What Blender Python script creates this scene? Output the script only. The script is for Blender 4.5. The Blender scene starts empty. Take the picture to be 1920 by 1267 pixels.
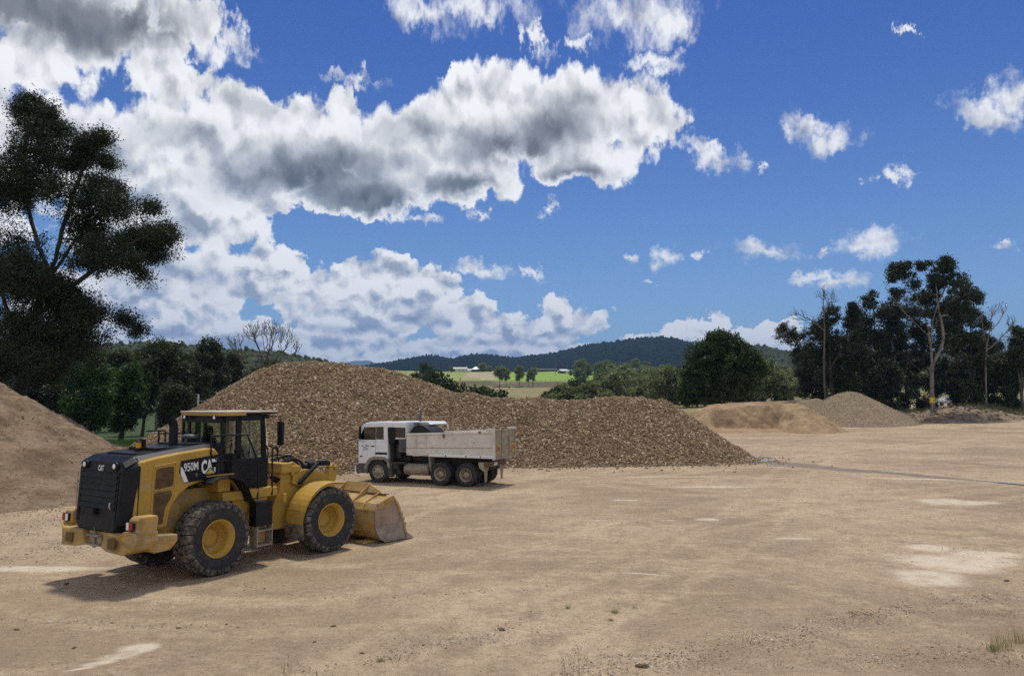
import bpy, bmesh, math, random
import numpy as np
from mathutils import Vector, Matrix
R = math.radians
# ---------------------------------------------------------------- camera
CAM_H, F_PX, CXP, CYP, HOR = 3.85, 1440.0, 960.0, 633.5, 748.0
PITCH = math.atan((HOR - CYP) / F_PX)
cam_d = bpy.data.cameras.new('camera')
cam = bpy.data.objects.new('camera', cam_d)
bpy.context.collection.objects.link(cam)
cam.location = (0, 0, CAM_H)
cam.rotation_euler = (math.pi / 2 + PITCH, 0, 0)
cam_d.sensor_width = 36.0
cam_d.lens = 36.0 * F_PX / 1920.0
cam_d.clip_start = 0.1
cam_d.clip_end = 60000
scene = bpy.context.scene
scene.camera = cam
scene.cycles.use_denoising = False
# ---------------------------------------------------------------- light
SUN_EL, SUN_AZ = R(71), R(8)          # azimuth clockwise from +Y (the view direction)
vs = scene.view_settings
vs.view_transform = 'Standard'; vs.look = 'None'; vs.gamma = 1.0
vs.exposure = 0.0
sun_d = bpy.data.lights.new('sun', 'SUN')
sun_d.energy = 3.15; sun_d.angle = R(6.0); sun_d.color = (1.0, 0.94, 0.83)
sun = bpy.data.objects.new('sun', sun_d)
bpy.context.collection.objects.link(sun)
sd = Vector((math.sin(SUN_AZ) * math.cos(SUN_EL), math.cos(SUN_AZ) * math.cos(SUN_EL), math.sin(SUN_EL)))
sun.rotation_euler = (-sd).to_track_quat('-Z', 'Y').to_euler()
sun.location = (0, 0, 50)

def ray(px, py):
    c, s = math.cos(PITCH), math.sin(PITCH)
    x, y, z = (px - CXP) / F_PX, 1.0, -(py - CYP) / F_PX
    return Vector((x, y * c - z * s, y * s + z * c))
def gnd(px, py, z=0.0):
    r = ray(px, py); t = (z - CAM_H) / r.z
    return Vector((0, 0, CAM_H)) + r * t
def at(px, py, Y):
    r = ray(px, py); t = Y / r.y
    return Vector((0, 0, CAM_H)) + r * t

# ---------------------------------------------------------------- node helpers
class NT:
    """tiny wrapper that adds nodes and links them"""
    def __init__(s, tree): s.t = tree; s.n = tree.nodes; s.l = tree.links; s.k = 0
    def node(s, typ, **kw):
        n = s.n.new(typ); s.k += 1; n.location = (s.k % 40 * 180, -(s.k // 40) * 200)
        for a, b in kw.items(): setattr(n, a, b)
        return n
    def put(s, sock, v):
        if v is None: return
        if hasattr(v, 'is_output'): s.l.new(v, sock)
        else:
            try: sock.default_value = v
            except TypeError: sock.default_value = (v, v, v)
            except ValueError: sock.default_value = tuple(v)[:3] if len(tuple(v)) == 4 else (*v, 1.0)
    def m(s, op, a, b=None, c=None, clamp=False):
        n = s.node('ShaderNodeMath', operation=op); n.use_clamp = clamp
        s.put(n.inputs[0], a); s.put(n.inputs[1], b); s.put(n.inputs[2], c)
        return n.outputs[0]
    def v(s, op, a, b=None, c=None, scale=None):
        n = s.node('ShaderNodeVectorMath', operation=op)
        s.put(n.inputs[0], a); s.put(n.inputs[1], b); s.put(n.inputs[2], c)
        if scale is not None: s.put(n.inputs['Scale'], scale)
        return n.outputs['Value'] if op in ('LENGTH', 'DOT_PRODUCT', 'DISTANCE') else n.outputs[0]
    def noise(s, vec, scale, detail=4, rough=0.5, lac=2.0, dist=0.0, color=False, dim='3D'):
        n = s.node('ShaderNodeTexNoise', noise_dimensions=dim); s.put(n.inputs['Vector'], vec)
        s.put(n.inputs['Scale'], scale); n.inputs['Detail'].default_value = detail
        n.inputs['Roughness'].default_value = rough; n.inputs['Lacunarity'].default_value = lac
        n.inputs['Distortion'].default_value = dist
        return n.outputs['Color'] if color else n.outputs[0]
    def voro(s, vec, scale, feature='F1', out='Distance', detail=0.0, rough=0.5, rand=1.0, smooth=None, dim='3D'):
        n = s.node('ShaderNodeTexVoronoi', feature=feature, voronoi_dimensions=dim); s.put(n.inputs['Vector'], vec)
        s.put(n.inputs['Scale'], scale); n.inputs['Randomness'].default_value = rand
        if 'Detail' in n.inputs: n.inputs['Detail'].default_value = detail; n.inputs['Roughness'].default_value = rough
        if smooth is not None: n.inputs['Smoothness'].default_value = smooth
        return n.outputs[out]
    def mix(s, f, a, b, blend='MIX'):
        n = s.node('ShaderNodeMix', data_type='RGBA', blend_type=blend)
        s.put(n.inputs[0], f); s.put(n.inputs[6], a); s.put(n.inputs[7], b)
        return n.outputs[2]
    def ramp(s, f, a, b, lo=0.0, hi=1.0, kind='SMOOTHSTEP'):
        n = s.node('ShaderNodeMapRange', interpolation_type=kind)
        s.put(n.inputs[0], f); s.put(n.inputs[1], a); s.put(n.inputs[2], b); s.put(n.inputs[3], lo); s.put(n.inputs[4], hi)
        return n.outputs[0]
    def comb(s, x, y, z=0.0):
        n = s.node('ShaderNodeCombineXYZ'); s.put(n.inputs[0], x); s.put(n.inputs[1], y); s.put(n.inputs[2], z)
        return n.outputs[0]
    def sep(s, v):
        n = s.node('ShaderNodeSeparateXYZ'); s.put(n.inputs[0], v); return n.outputs
    def ellipses(s, p, items, k=0.25):
        """smooth union of rotated ellipses (cx,cy,rx,ry,rot): 0 in the centre, 1 on the rim"""
        out = None; p0 = p
        for i, (cx, cy, rx, ry, rot) in enumerate(items):
            if i and i % 10 == 0:      # keeps the shader's working set small: the next ten wait for the last ten
                p = s.v('ADD', p0, s.v('SCALE', (1.0, 1.0, 0.0), scale=s.m('MULTIPLY', out, 1e-9)))
            if rot == 0.0:
                w = s.v('MULTIPLY_ADD', p, (1 / rx, 1 / ry, 0), (-cx / rx, -cy / ry, 0))
            else:
                c_, s_ = math.cos(rot), math.sin(rot)
                w = s.comb(s.v('DOT_PRODUCT', p, (c_ / rx, s_ / rx, 0)), s.v('DOT_PRODUCT', p, (-s_ / ry, c_ / ry, 0)))
                w = s.v('SUBTRACT', w, ((c_ * cx + s_ * cy) / rx, (-s_ * cx + c_ * cy) / ry, 0))
            d = s.v('LENGTH', w)
            out = d if out is None else s.m('SMOOTH_MIN', out, d, k)
        return out
# ---------------------------------------------------------------- world: sky texture with clouds laid out by direction
world = bpy.data.worlds.new('World'); scene.world = world; world.use_nodes = True
wt = NT(world.node_tree); wt.n.clear()
sky = wt.node('ShaderNodeTexSky', sky_type='NISHITA'); sky.sun_disc = False
sky.sun_elevation = SUN_EL; sky.sun_rotation = SUN_AZ
sky.altitude = 200; sky.air_density = 1.0; sky.dust_density = 0.3; sky.ozone_density = 3.0
def azel(px, py):
    r = ray(px, py).normalized()
    return math.atan2(r.x, r.y), math.asin(r.z)
def ell(px, py, rx, ry, rot=0.0):
    a, e = azel(px, py); a2, _ = azel(px + rx, py); _, e2 = azel(px, py - ry)
    return (a, e, max(a2 - a, .001), max(e2 - e, .001), R(rot))
tc = wt.node('ShaderNodeTexCoord')
d3 = wt.v('NORMALIZE', tc.outputs['Generated'])
X, Y, Z = wt.sep(d3)
el_ = wt.m('ARCSINE', Z); az_ = wt.m('ARCTAN2', X, Y)
p2 = wt.comb(az_, el_)
# features shrink towards the horizon, as clouds farther off do
shr = wt.m('ADD', wt.m('MAXIMUM', el_, 0.0), 0.26)
q = wt.v('DIVIDE', wt.comb(az_, wt.m('MULTIPLY', wt.m('LOGARITHM', shr, 2.718), 0.42)), wt.comb(0.42, 0.42, 1.0))
q = wt.v('ADD', q, (7.3, 2.1, 0.0))
n1 = wt.noise(q, 5.0, 2, 0.5, color=True, dim='2D')
n2 = wt.noise(q, 17.0, 7, 0.66, color=True, dim='2D')
off = wt.v('ADD', wt.v('SCALE', wt.v('SUBTRACT', n1, (0.5, 0.5, 0.5)), scale=0.13), wt.v('SCALE', wt.v('SUBTRACT', n2, (0.5, 0.5, 0.5)), scale=0.085))
pw = wt.v('ADD', p2, wt.v('MULTIPLY', off, wt.comb(shr, wt.m('MULTIPLY', shr, 0.8), 0.0)))
pf = wt.v('ADD', p2, wt.v('MULTIPLY', wt.v('SCALE', wt.v('SUBTRACT', n2, (0.5, 0.5, 0.5)), scale=0.14), wt.comb(shr, wt.m('MULTIPLY', shr, 0.7), 0.0)))
CUM = [ (150,40,300,90,0),(440,260,80,60,0),(540,320,90,60,0),(610,370,120,42,0),(500,390,80,36,0),(60,110,150,60,0),(300,150,90,60,0),(540,240,120,80,0),(1010,250,150,80,0),(870,260,160,90,0),(720,300,180,70,0),(300,360,150,110,0),(250,440,160,90,0),(350,30,80,60,0),(330,85,60,40,0),(40,150,90,50,0),(330,150,90,55,0),
 (110,290,150,120,0),(230,300,150,110,0),(340,260,120,110,0),(470,210,110,65,-15),(430,320,150,100,0),(600,270,200,95,0),
 (640,200,62,40,0),(800,250,190,90,0),(870,170,60,40,0),(990,190,150,85,0),(1110,220,140,85,0),(1210,240,85,65,0),(1090,300,150,60,0),
 (700,350,190,60,0),(860,330,150,55,0),(380,410,130,75,0),(460,400,60,45,0),(330,500,150,70,0),(470,530,120,70,0),(555,500,45,40,-20),(590,545,60,50,0),
 (680,520,75,45,0),(740,525,80,55,0),(800,545,70,60,0),(700,590,220,60,0),(900,600,55,45,0),(930,620,110,40,0),(1050,580,45,38,0),(1050,615,110,35,0),
 (240,560,200,60,0),(560,655,600,45,0),(1000,665,300,30,0),(240,600,260,80,0),(1250,680,300,14,0),(380,640,200,60,0),(1335,595,38,38,0),(1300,615,70,32,0),(1215,640,90,22,0),(1350,640,140,28,0),(1455,625,50,36,0),(1480,650,90,22,0),
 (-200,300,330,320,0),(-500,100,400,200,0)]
FILL_CLOUD = [(-1.9,.45,.6,.30),(-2.6,.9,.7,.3),(2.9,.5,.8,.35),(2.0,.55,.5,.25),(1.6,.15,.5,.07),(-1.5,.15,.5,.10),(2.7,.15,.6,.08),(-2.6,.2,.5,.10),(.0,1.35,1.6,.22),(2.6,1.1,.9,.25),(-1.0,1.05,.6,.18),(1.1,.95,.35,.15)]  # clouds out of view, added behind and overhead to raise the ambient light
WISP = [ (800,25,80,35,-15),(890,12,100,32,0),(1005,65,14,42,20),(1180,30,100,45,0),(1250,50,50,35,30),(1080,72,32,14,-20),(1230,120,52,17,-10),
 (1850,215,85,26,-25),(1905,180,60,34,-10),(1500,240,34,26,-30),(1565,265,48,22,10),(1345,300,42,22,-10),(1330,275,50,13,-20),(1685,325,26,11,-20),(1632,336,12,6,0),
 (1030,388,11,18,0),(905,405,32,10,-20),(800,410,26,8,0),(1425,468,66,17,-12),(1640,455,64,22,5),(1550,522,70,12,-3),(1545,470,13,8,20),(1253,480,28,20,0),(1313,474,16,10,0),
 (1180,483,11,8,0),(1209,531,12,5,0),(905,505,50,12,-8),(998,508,24,8,-35),(1885,460,22,8,-15),(670,148,46,12,0),(410,60,60,20,-20),(1420,322,10,10,0),(1703,50,6,16,0)]
dc = wt.ellipses(pw, [ell(a, b, c * 1.0, d * 1.0, e) for a, b, c, d, e in CUM] + [(a, b, c, d, 0.0) for a, b, c, d in FILL_CLOUD], 0.22)
dw = wt.ellipses(pf, [ell(a, b, c * 1.15, d * 1.2, e) for a, b, c, d, e in WISP], 0.05)
qs = wt.v('ADD', q, wt.v('SCALE', wt.v('SUBTRACT', n2, (0.5, 0.5, 0.5)), scale=0.03))
def dens(vec):                                          # fibrous noise plus rounded billows
    a = wt.noise(vec, 7.5, 5, 0.60, dim='2D')
    b = wt.voro(vec, 9.0, feature='F1', detail=1.5, rough=0.55, dim='2D')
    return a, b
a0, b0 = dens(qs); a1, b1 = dens(wt.v('ADD', qs, (0.008, 0.028, 0.0)))
relief = wt.m('SUBTRACT', wt.m('MULTIPLY', wt.m('SUBTRACT', a0, a1), 0.8), wt.m('MULTIPLY', wt.m('SUBTRACT', b0, b1), 0.55))
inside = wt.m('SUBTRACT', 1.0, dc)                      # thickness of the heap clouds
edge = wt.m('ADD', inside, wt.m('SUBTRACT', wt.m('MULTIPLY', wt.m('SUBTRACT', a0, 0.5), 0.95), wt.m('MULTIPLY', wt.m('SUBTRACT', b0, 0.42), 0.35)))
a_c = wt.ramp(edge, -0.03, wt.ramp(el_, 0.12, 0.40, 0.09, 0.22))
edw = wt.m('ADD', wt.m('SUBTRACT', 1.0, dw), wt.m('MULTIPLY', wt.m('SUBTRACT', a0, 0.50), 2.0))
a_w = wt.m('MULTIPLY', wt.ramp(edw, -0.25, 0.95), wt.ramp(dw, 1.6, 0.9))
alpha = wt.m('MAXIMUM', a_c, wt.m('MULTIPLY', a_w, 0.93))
ph = wt.v('ADD', p2, wt.v('SCALE', wt.v('SUBTRACT', pw, p2), scale=0.55))
DARK = [(90,25,300,68,0),(270,45,90,50,0),(590,320,190,58,6),(690,372,170,46,0),(1035,235,105,56,10),(960,280,120,44,0),(1060,328,80,22,0),(860,345,80,26,0)]
SOFT = [(130,260,170,40,0),(330,250,110,34,0),(230,370,150,36,0),(480,200,70,30,0),(330,430,90,40,0),(300,520,190,40,0),(500,570,120,14,0),(790,592,60,22,0),(1050,625,70,9,0),(680,615,130,12,0),(-150,200,160,140,0),(770,250,110,50,0),(560,300,100,50,0),(200,300,60,60,0),(420,630,200,10,0),(860,640,140,8,0)]
dd = wt.ellipses(ph, [ell(*t) for t in DARK], 0.4); ds = wt.ellipses(ph, [ell(*t) for t in SOFT], 0.3)
nz = wt.m('MULTIPLY', wt.m('SUBTRACT', a0, 0.5), 0.65)
shade = wt.m('MAXIMUM', wt.ramp(wt.m('SUBTRACT', dd, nz), 1.40, 0.15), wt.m('MULTIPLY', wt.ramp(wt.m('SUBTRACT', ds, nz), 1.25, 0.20), 0.42))
shade = wt.m('MULTIPLY', shade, wt.ramp(edge, 0.05, 0.45))
thick = wt.ramp(edge, 0.15, 0.9)
lum = wt.m('MULTIPLY_ADD', relief, wt.ramp(el_, 0.35, 0.08, 1.2, 1.7), 0.97)
lum = wt.m('SUBTRACT', lum, wt.m('MULTIPLY', wt.m('MULTIPLY', thick, wt.ramp(a0, 0.66, 0.36)), wt.ramp(el_, 0.30, 0.08, 0.24, 0.48)))
lum = wt.m('MINIMUM', wt.m('MAXIMUM', lum, 0.45), 1.04)
lum = wt.m('MULTIPLY', lum, wt.m('SUBTRACT', 1.0, wt.m('MULTIPLY', shade, 0.78)))
blue = wt.ramp(el_, 0.42, 0.02)                         # far clouds take the colour of the air
grey = wt.ramp(lum, 0.95, 0.35)
tint = wt.mix(grey, (1.0, 1.0, 1.0, 1), wt.mix(blue, (0.93, 0.96, 1.0, 1), (0.68, 0.84, 1.15, 1)))
ccol = wt.v('MULTIPLY', tint, wt.comb(lum, lum, lum))
SKY_S = 0.10
skyc = wt.mix(1.0, sky.outputs[0], wt.mix(wt.ramp(el_, 0.0, 0.5), (0.62, 0.80, 1.0, 1), (0.21, 0.41, 0.86, 1)), 'MULTIPLY')
ccol = wt.v('SCALE', ccol, scale=0.99 / SKY_S)
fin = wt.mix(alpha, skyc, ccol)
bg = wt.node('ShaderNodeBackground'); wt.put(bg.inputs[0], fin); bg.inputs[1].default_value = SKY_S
wo = wt.node('ShaderNodeOutputWorld'); wt.l.new(bg.outputs[0], wo.inputs[0])
world.cycles.sampling_method = 'MANUAL'; world.cycles.sample_map_resolution = 256
# ---------------------------------------------------------------- materials
MAT = {}
def mat(name, col, rough=0.6, metal=0.0, var=0.12, vscale=3.0, bump=0.0, bscale=20.0, dust=0.0, coat=0.0, trans=0.0, spec=0.4, dustcol=(0.36, 0.27, 0.18)):
    """painted / plain surface with slight tone variation, fine bump and dust that has its own blotchy shape"""
    m = bpy.data.materials.new(name); m.use_nodes = True; t = NT(m.node_tree); t.n.clear()
    b = t.node('ShaderNodeBsdfPrincipled'); o = t.node('ShaderNodeOutputMaterial'); t.l.new(b.outputs[0], o.inputs[0])
    co = t.node('ShaderNodeTexCoord').outputs['Object']
    n = t.noise(co, vscale, 5, 0.6)
    c1 = tuple(max(0, x * (1 - var)) for x in col) + (1,); c2 = tuple(min(1, x * (1 + var)) for x in col) + (1,)
    c = t.mix(t.ramp(n, 0.35, 0.65), c1, c2)
    rg = rough
    if dust > 0:
        dn = t.ramp(t.noise(co, vscale * 1.7, 8, 0.68), 0.62 - dust * 0.35, 0.80 - dust * 0.25)
        dn = t.m('MULTIPLY', dn, min(1, 0.35 + dust))
        c = t.mix(dn, c, (*dustcol, 1)); rg = t.ramp(dn, 0, 1, rough, 0.9)
    t.put(b.inputs['Base Color'], c); t.put(b.inputs['Roughness'], rg); b.inputs['Metallic'].default_value = metal
    b.inputs['Specular IOR Level'].default_value = spec; b.inputs['Coat Weight'].default_value = coat; b.inputs['Transmission Weight'].default_value = trans
    if bump > 0:
        bn = t.node('ShaderNodeBump'); bn.inputs['Strength'].default_value = bump; bn.inputs['Distance'].default_value = 0.02
        t.put(bn.inputs['Height'], t.noise(co, bscale, 6, 0.6)); t.l.new(bn.outputs[0], b.inputs['Normal'])
    MAT[name] = m
    return m
# ---------------------------------------------------------------- numpy noise
_rs = np.random.RandomState(11); _lat = _rs.rand(512, 512)
def vn(x, y):
    xi = np.floor(x).astype(int); yi = np.floor(y).astype(int); fx = x - xi; fy = y - yi
    fx = fx * fx * fx * (fx * (fx * 6 - 15) + 10); fy = fy * fy * fy * (fy * (fy * 6 - 15) + 10)
    a = _lat[xi & 511, yi & 511]; b = _lat[(xi + 1) & 511, yi & 511]; c = _lat[xi & 511, (yi + 1) & 511]; d = _lat[(xi + 1) & 511, (yi + 1) & 511]
    return (a * (1 - fx) + b * fx) * (1 - fy) + (c * (1 - fx) + d * fx) * fy
def fbm(x, y, s, o=4, seed=0, g=0.5):
    x = np.asarray(x, float) / s + 37.7 * seed; y = np.asarray(y, float) / s + 91.3 * seed; r = 0; a = 1; t = 0
    for i in range(o):
        r = r + a * vn(x, y); t += a; a *= g; x = x * 2.03 + 5.1; y = y * 2.03 + 1.7
    return r / t * 2 - 1
def sstep(a, b, x):
    t = np.clip((x - a) / (b - a), 0, 1); return t * t * (3 - 2 * t)
# ---------------------------------------------------------------- objects
COL = bpy.context.scene.collection
def tag(o, label=None, cat=None, group=None, kind=None):
    for k, v in (('label', label), ('category', cat), ('group', group), ('kind', kind)):
        if v: o[k] = v
    return o
def link(name, me, parent=None):
    o = bpy.data.objects.new(name, me); COL.objects.link(o)
    if parent is not None: o.parent = parent
    return o
def empty(name, loc, rz=0.0, label=None, cat=None, group=None, sc=1.0):
    o = bpy.data.objects.new(name, None); COL.objects.link(o); o.location = loc; o.rotation_euler = (0, 0, rz); o.scale = (sc, sc, sc)
    o.empty_display_size = 0.3
    return tag(o, label, cat, group)
def np_mesh(name, V, Fc, m, smooth=False, parent=None, attrs=None, mats=None, midx=None):
    """V (n,3), Fc list of (m,k) int arrays"""
    me = bpy.data.meshes.new(name); V = np.ascontiguousarray(V, dtype=np.float32)
    Fs = [np.asarray(f, dtype=np.int32) for f in (Fc if isinstance(Fc, list) else [Fc]) if len(f)]
    me.vertices.add(len(V)); me.vertices.foreach_set('co', V.ravel())
    nl = sum(f.size for f in Fs); nf = sum(len(f) for f in Fs)
    me.loops.add(nl); me.polygons.add(nf)
    me.loops.foreach_set('vertex_index', np.concatenate([f.ravel() for f in Fs]))
    st = []; off = 0
    for f in Fs:
        st.append(off + np.arange(len(f)) * f.shape[1]); off += f.size
    me.polygons.foreach_set('loop_start', np.concatenate(st).astype(np.int32))
    me.polygons.foreach_set('use_smooth', np.full(nf, smooth))
    if attrs:
        for k, a in attrs.items():
            a = np.asarray(a, dtype=np.float32)
            if a.ndim == 1: at_ = me.attributes.new(k, 'FLOAT', 'POINT'); at_.data.foreach_set('value', a)
            else: at_ = me.attributes.new(k, 'FLOAT_COLOR', 'POINT'); at_.data.foreach_set('color', np.c_[a, np.ones(len(a))].astype(np.float32).ravel())
    for x in (mats or [m]): me.materials.append(x)
    if midx is not None: me.polygons.foreach_set('material_index', np.asarray(midx, dtype=np.int32))
    me.update(calc_edges=True); me.validate()
    return link(name, me, parent)
class MB:
    """collects solids and links them as one mesh"""
    def __init__(s): s.v = []; s.f = []; s.sm = []
    def add(s, vs, fs, smooth=False):
        o = len(s.v); s.v += [tuple(v) for v in vs]; s.f += [tuple(i + o for i in f) for f in fs]; s.sm += [smooth] * len(fs); return s
    def box(s, x0, x1, y0, y1, z0, z1, rot=None, piv=None):
        vs = [Vector(p) for p in ((x0,y0,z0),(x1,y0,z0),(x1,y1,z0),(x0,y1,z0),(x0,y0,z1),(x1,y0,z1),(x1,y1,z1),(x0,y1,z1))]
        if rot is not None:
            c = Vector(piv) if piv else Vector(((x0+x1)/2,(y0+y1)/2,(z0+z1)/2))
            vs = [rot @ (v - c) + c for v in vs]
        return s.add(vs, [(3,2,1,0),(4,5,6,7),(0,1,5,4),(1,2,6,5),(2,3,7,6),(3,0,4,7)])
    def prism(s, pts, axis, a, b):
        """pts 2-D outline extruded along axis: 'y' -> pts are (x,z); 'x' -> (y,z); 'z' -> (x,y)"""
        n = len(pts)
        def P(p, t): return (p[0], t, p[1]) if axis == 'y' else ((t, p[0], p[1]) if axis == 'x' else (p[0], p[1], t))
        area = sum(pts[i][0]*pts[(i+1) % n][1] - pts[(i+1) % n][0]*pts[i][1] for i in range(n))
        if (area > 0) == (axis == 'y'): pts = pts[::-1]
        if a > b: a, b = b, a
        vs = [P(p, a) for p in pts] + [P(p, b) for p in pts]
        fs = [tuple(range(n))[::-1], tuple(range(n, 2*n))] + [(i, (i+1) % n, n + (i+1) % n, n + i) for i in range(n)]
        return s.add(vs, fs)
    def tube(s, path, r, n=8, closed_ends=True, smooth=True):
        path = [Vector(p) for p in path]; rr = r if isinstance(r, (list, tuple)) else [r] * len(path)
        vs = []; up = None
        for i, p in enumerate(path):
            d = (path[min(i+1, len(path)-1)] - path[max(i-1, 0)]).normalized()
            if up is None: up = Vector((0,0,1)) if abs(d.z) < 0.9 else Vector((1,0,0))
            a = d.cross(up).normalized(); b = d.cross(a).normalized(); up = -b if b.dot(up) < 0 else b
            a = d.cross(up).normalized(); b = up
            for k in range(n):
                t = 2*math.pi*k/n; vs.append(p + (a*math.cos(t) + b*math.sin(t)) * rr[i])
        fs = [(i*n+k, i*n+(k+1) % n, (i+1)*n+(k+1) % n, (i+1)*n+k) for i in range(len(path)-1) for k in range(n)]
        s.add(vs, fs, smooth)
        if closed_ends: s.add(vs[:n], [tuple(range(n))]); s.add(vs[-n:], [tuple(range(n))[::-1]])
        return s
    def cyl(s, p0, p1, r, n=16): return s.tube([p0, p1], r, n)
    def lathe(s, prof, c, axis='y', n=32, smooth=True):
        """prof: (offset along axis, radius); c: centre"""
        vs = []
        for (t, r) in prof:
            for k in range(n):
                a = 2*math.pi*k/n; u, w = r*math.cos(a), r*math.sin(a)
                vs.append((c[0]+u, c[1]+t, c[2]+w) if axis == 'y' else ((c[0]+t, c[1]+u, c[2]+w) if axis == 'x' else (c[0]+u, c[1]+w, c[2]+t)))
        fs = [(i*n+k, i*n+(k+1) % n, (i+1)*n+(k+1) % n, (i+1)*n+k) for i in range(len(prof)-1) for k in range(n)]
        return s.add(vs, fs, smooth)
    def build(s, name, m, parent=None, bevel=0.0, seg=2):
        me = bpy.data.meshes.new(name); me.from_pydata(s.v, [], s.f)
        me.polygons.foreach_set('use_smooth', s.sm); me.materials.append(m)
        bm = bmesh.new(); bm.from_mesh(me); bmesh.ops.recalc_face_normals(bm, faces=bm.faces); bm.to_mesh(me); bm.free()
        me.update(); o = link(name, me, parent)
        if bevel > 0:
            md = o.modifiers.new('bevel', 'BEVEL'); md.width = bevel; md.segments = seg; md.limit_method = 'ANGLE'; md.angle_limit = R(35); md.use_clamp_overlap = True
            md.harden_normals = False
        return o
def text_mesh(name, body, w, h, m, parent, mw, off=0.0, depth=0.003):
    """lettering fitted into a w x h box centred on the matrix's origin"""
    cu = bpy.data.curves.new(name, 'FONT'); cu.body = body; cu.size = 1.0; cu.offset = off; cu.align_x = 'CENTER'; cu.resolution_u = 3
    t = bpy.data.objects.new(name, cu); COL.objects.link(t)
    dg = bpy.context.evaluated_depsgraph_get(); me = bpy.data.meshes.new_from_object(t.evaluated_get(dg)); bpy.data.objects.remove(t)
    xs = [v.co.x for v in me.vertices]; ys = [v.co.y for v in me.vertices]; x0, x1, y0, y1 = min(xs), max(xs), min(ys), max(ys)
    for v in me.vertices: v.co = ((v.co.x - (x0+x1)/2) * w/(x1-x0), (v.co.y - (y0+y1)/2) * h/(y1-y0), v.co.z)
    me.name = name; me.transform(mw); me.materials.clear(); me.materials.append(m)
    return link(name, me, parent)
def frame_m(loc, right, up):
    """matrix that lays text (x right, y up) at loc"""
    r = Vector(right).normalized(); u = Vector(up).normalized(); n = r.cross(u)
    return Matrix(((r.x, u.x, n.x, loc[0]), (r.y, u.y, n.y, loc[1]), (r.z, u.z, n.z, loc[2]), (0, 0, 0, 1)))
# low polyhedra for stones and far crowns
_t = (1 + 5 ** 0.5) / 2
ICO_V = np.array([(-1,_t,0),(1,_t,0),(-1,-_t,0),(1,-_t,0),(0,-1,_t),(0,1,_t),(0,-1,-_t),(0,1,-_t),(_t,0,-1),(_t,0,1),(-_t,0,-1),(-_t,0,1)], float) / math.sqrt(1 + _t * _t)
ICO_F = np.array([(0,11,5),(0,5,1),(0,1,7),(0,7,10),(0,10,11),(1,5,9),(5,11,4),(11,10,2),(10,7,6),(7,1,8),(3,9,4),(3,4,2),(3,2,6),(3,6,8),(3,8,9),(4,9,5),(2,4,11),(6,2,10),(8,6,7),(9,8,1)])
def rand_rot(n, rng):
    q = rng.normal(size=(n, 4)); q /= np.linalg.norm(q, axis=1)[:, None]; w, x, y, z = q.T
    return np.stack([np.stack([1-2*(y*y+z*z), 2*(x*y-z*w), 2*(x*z+y*w)], 1), np.stack([2*(x*y+z*w), 1-2*(x*x+z*z), 2*(y*z-x*w)], 1), np.stack([2*(x*z-y*w), 2*(y*z+x*w), 1-2*(x*x+y*y)], 1)], 1)
def lumps(name, P, S, rng, m, parent=None, jit=0.25, squash=(1, 1, 1), rot=True, smooth=False):
    """one mesh of many irregular polyhedra at P with sizes S"""
    n = len(P); V = np.repeat(ICO_V[None], n, 0) * (1 + rng.uniform(-jit, jit, (n, 12, 1)))
    V = V * (np.array(squash)[None, None] * rng.uniform(0.75, 1.25, (n, 1, 3)))
    if rot: V = np.einsum('nij,nkj->nki', rand_rot(n, rng), V)
    V = V * np.asarray(S).reshape(n, 1, 1) + P[:, None]
    Fc = (ICO_F[None] + (np.arange(n) * 12)[:, None, None]).reshape(-1, 3)
    return np_mesh(name, V.reshape(-1, 3), Fc, m, smooth, parent)
# ---------------------------------------------------------------- ground
def ground_z(x, y):
    x = np.asarray(x, float); y = np.asarray(y, float); r = np.hypot(x, y); u = x / np.maximum(np.abs(y), 1)
    z = np.interp(r, [0, 75, 100, 125, 300, 545, 820, 1000, 1500, 3000, 14000], [0, 0, -1.0, -1.6, 4.0, 12.6, 33.5, 34.5, 15, 0, 0])
    zr = np.interp(r, [0, 112, 150, 250, 400, 820, 1000, 1500, 3000, 14000], [0, 0, 1.3, 2.6, 6.0, 22, 24, 12, 0, 0])         # right: the yard runs on as a road
    z = z + (zr - z) * sstep(0.14, 0.24, u) * (y > 0)
    z = np.where(y < 0, 0, z) + fbm(x, y, 60, 4, 3) * np.clip((r - 90) / 200, 0, 2.5)
    nf = np.clip((90 - r) / 60, 0, 1)
    z = z + (fbm(x, y, 6.0, 3, 1) * 0.035 + fbm(x, y, 1.3, 3, 2) * 0.012) * nf
    # shallow wheel ruts sweeping across the yard
    z = z - 0.02 * np.exp(-((y - 13.4 - 0.25 * x + fbm(x, y, 5, 2, 4) * .5) / 0.35) ** 2) * nf
    return z
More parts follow.
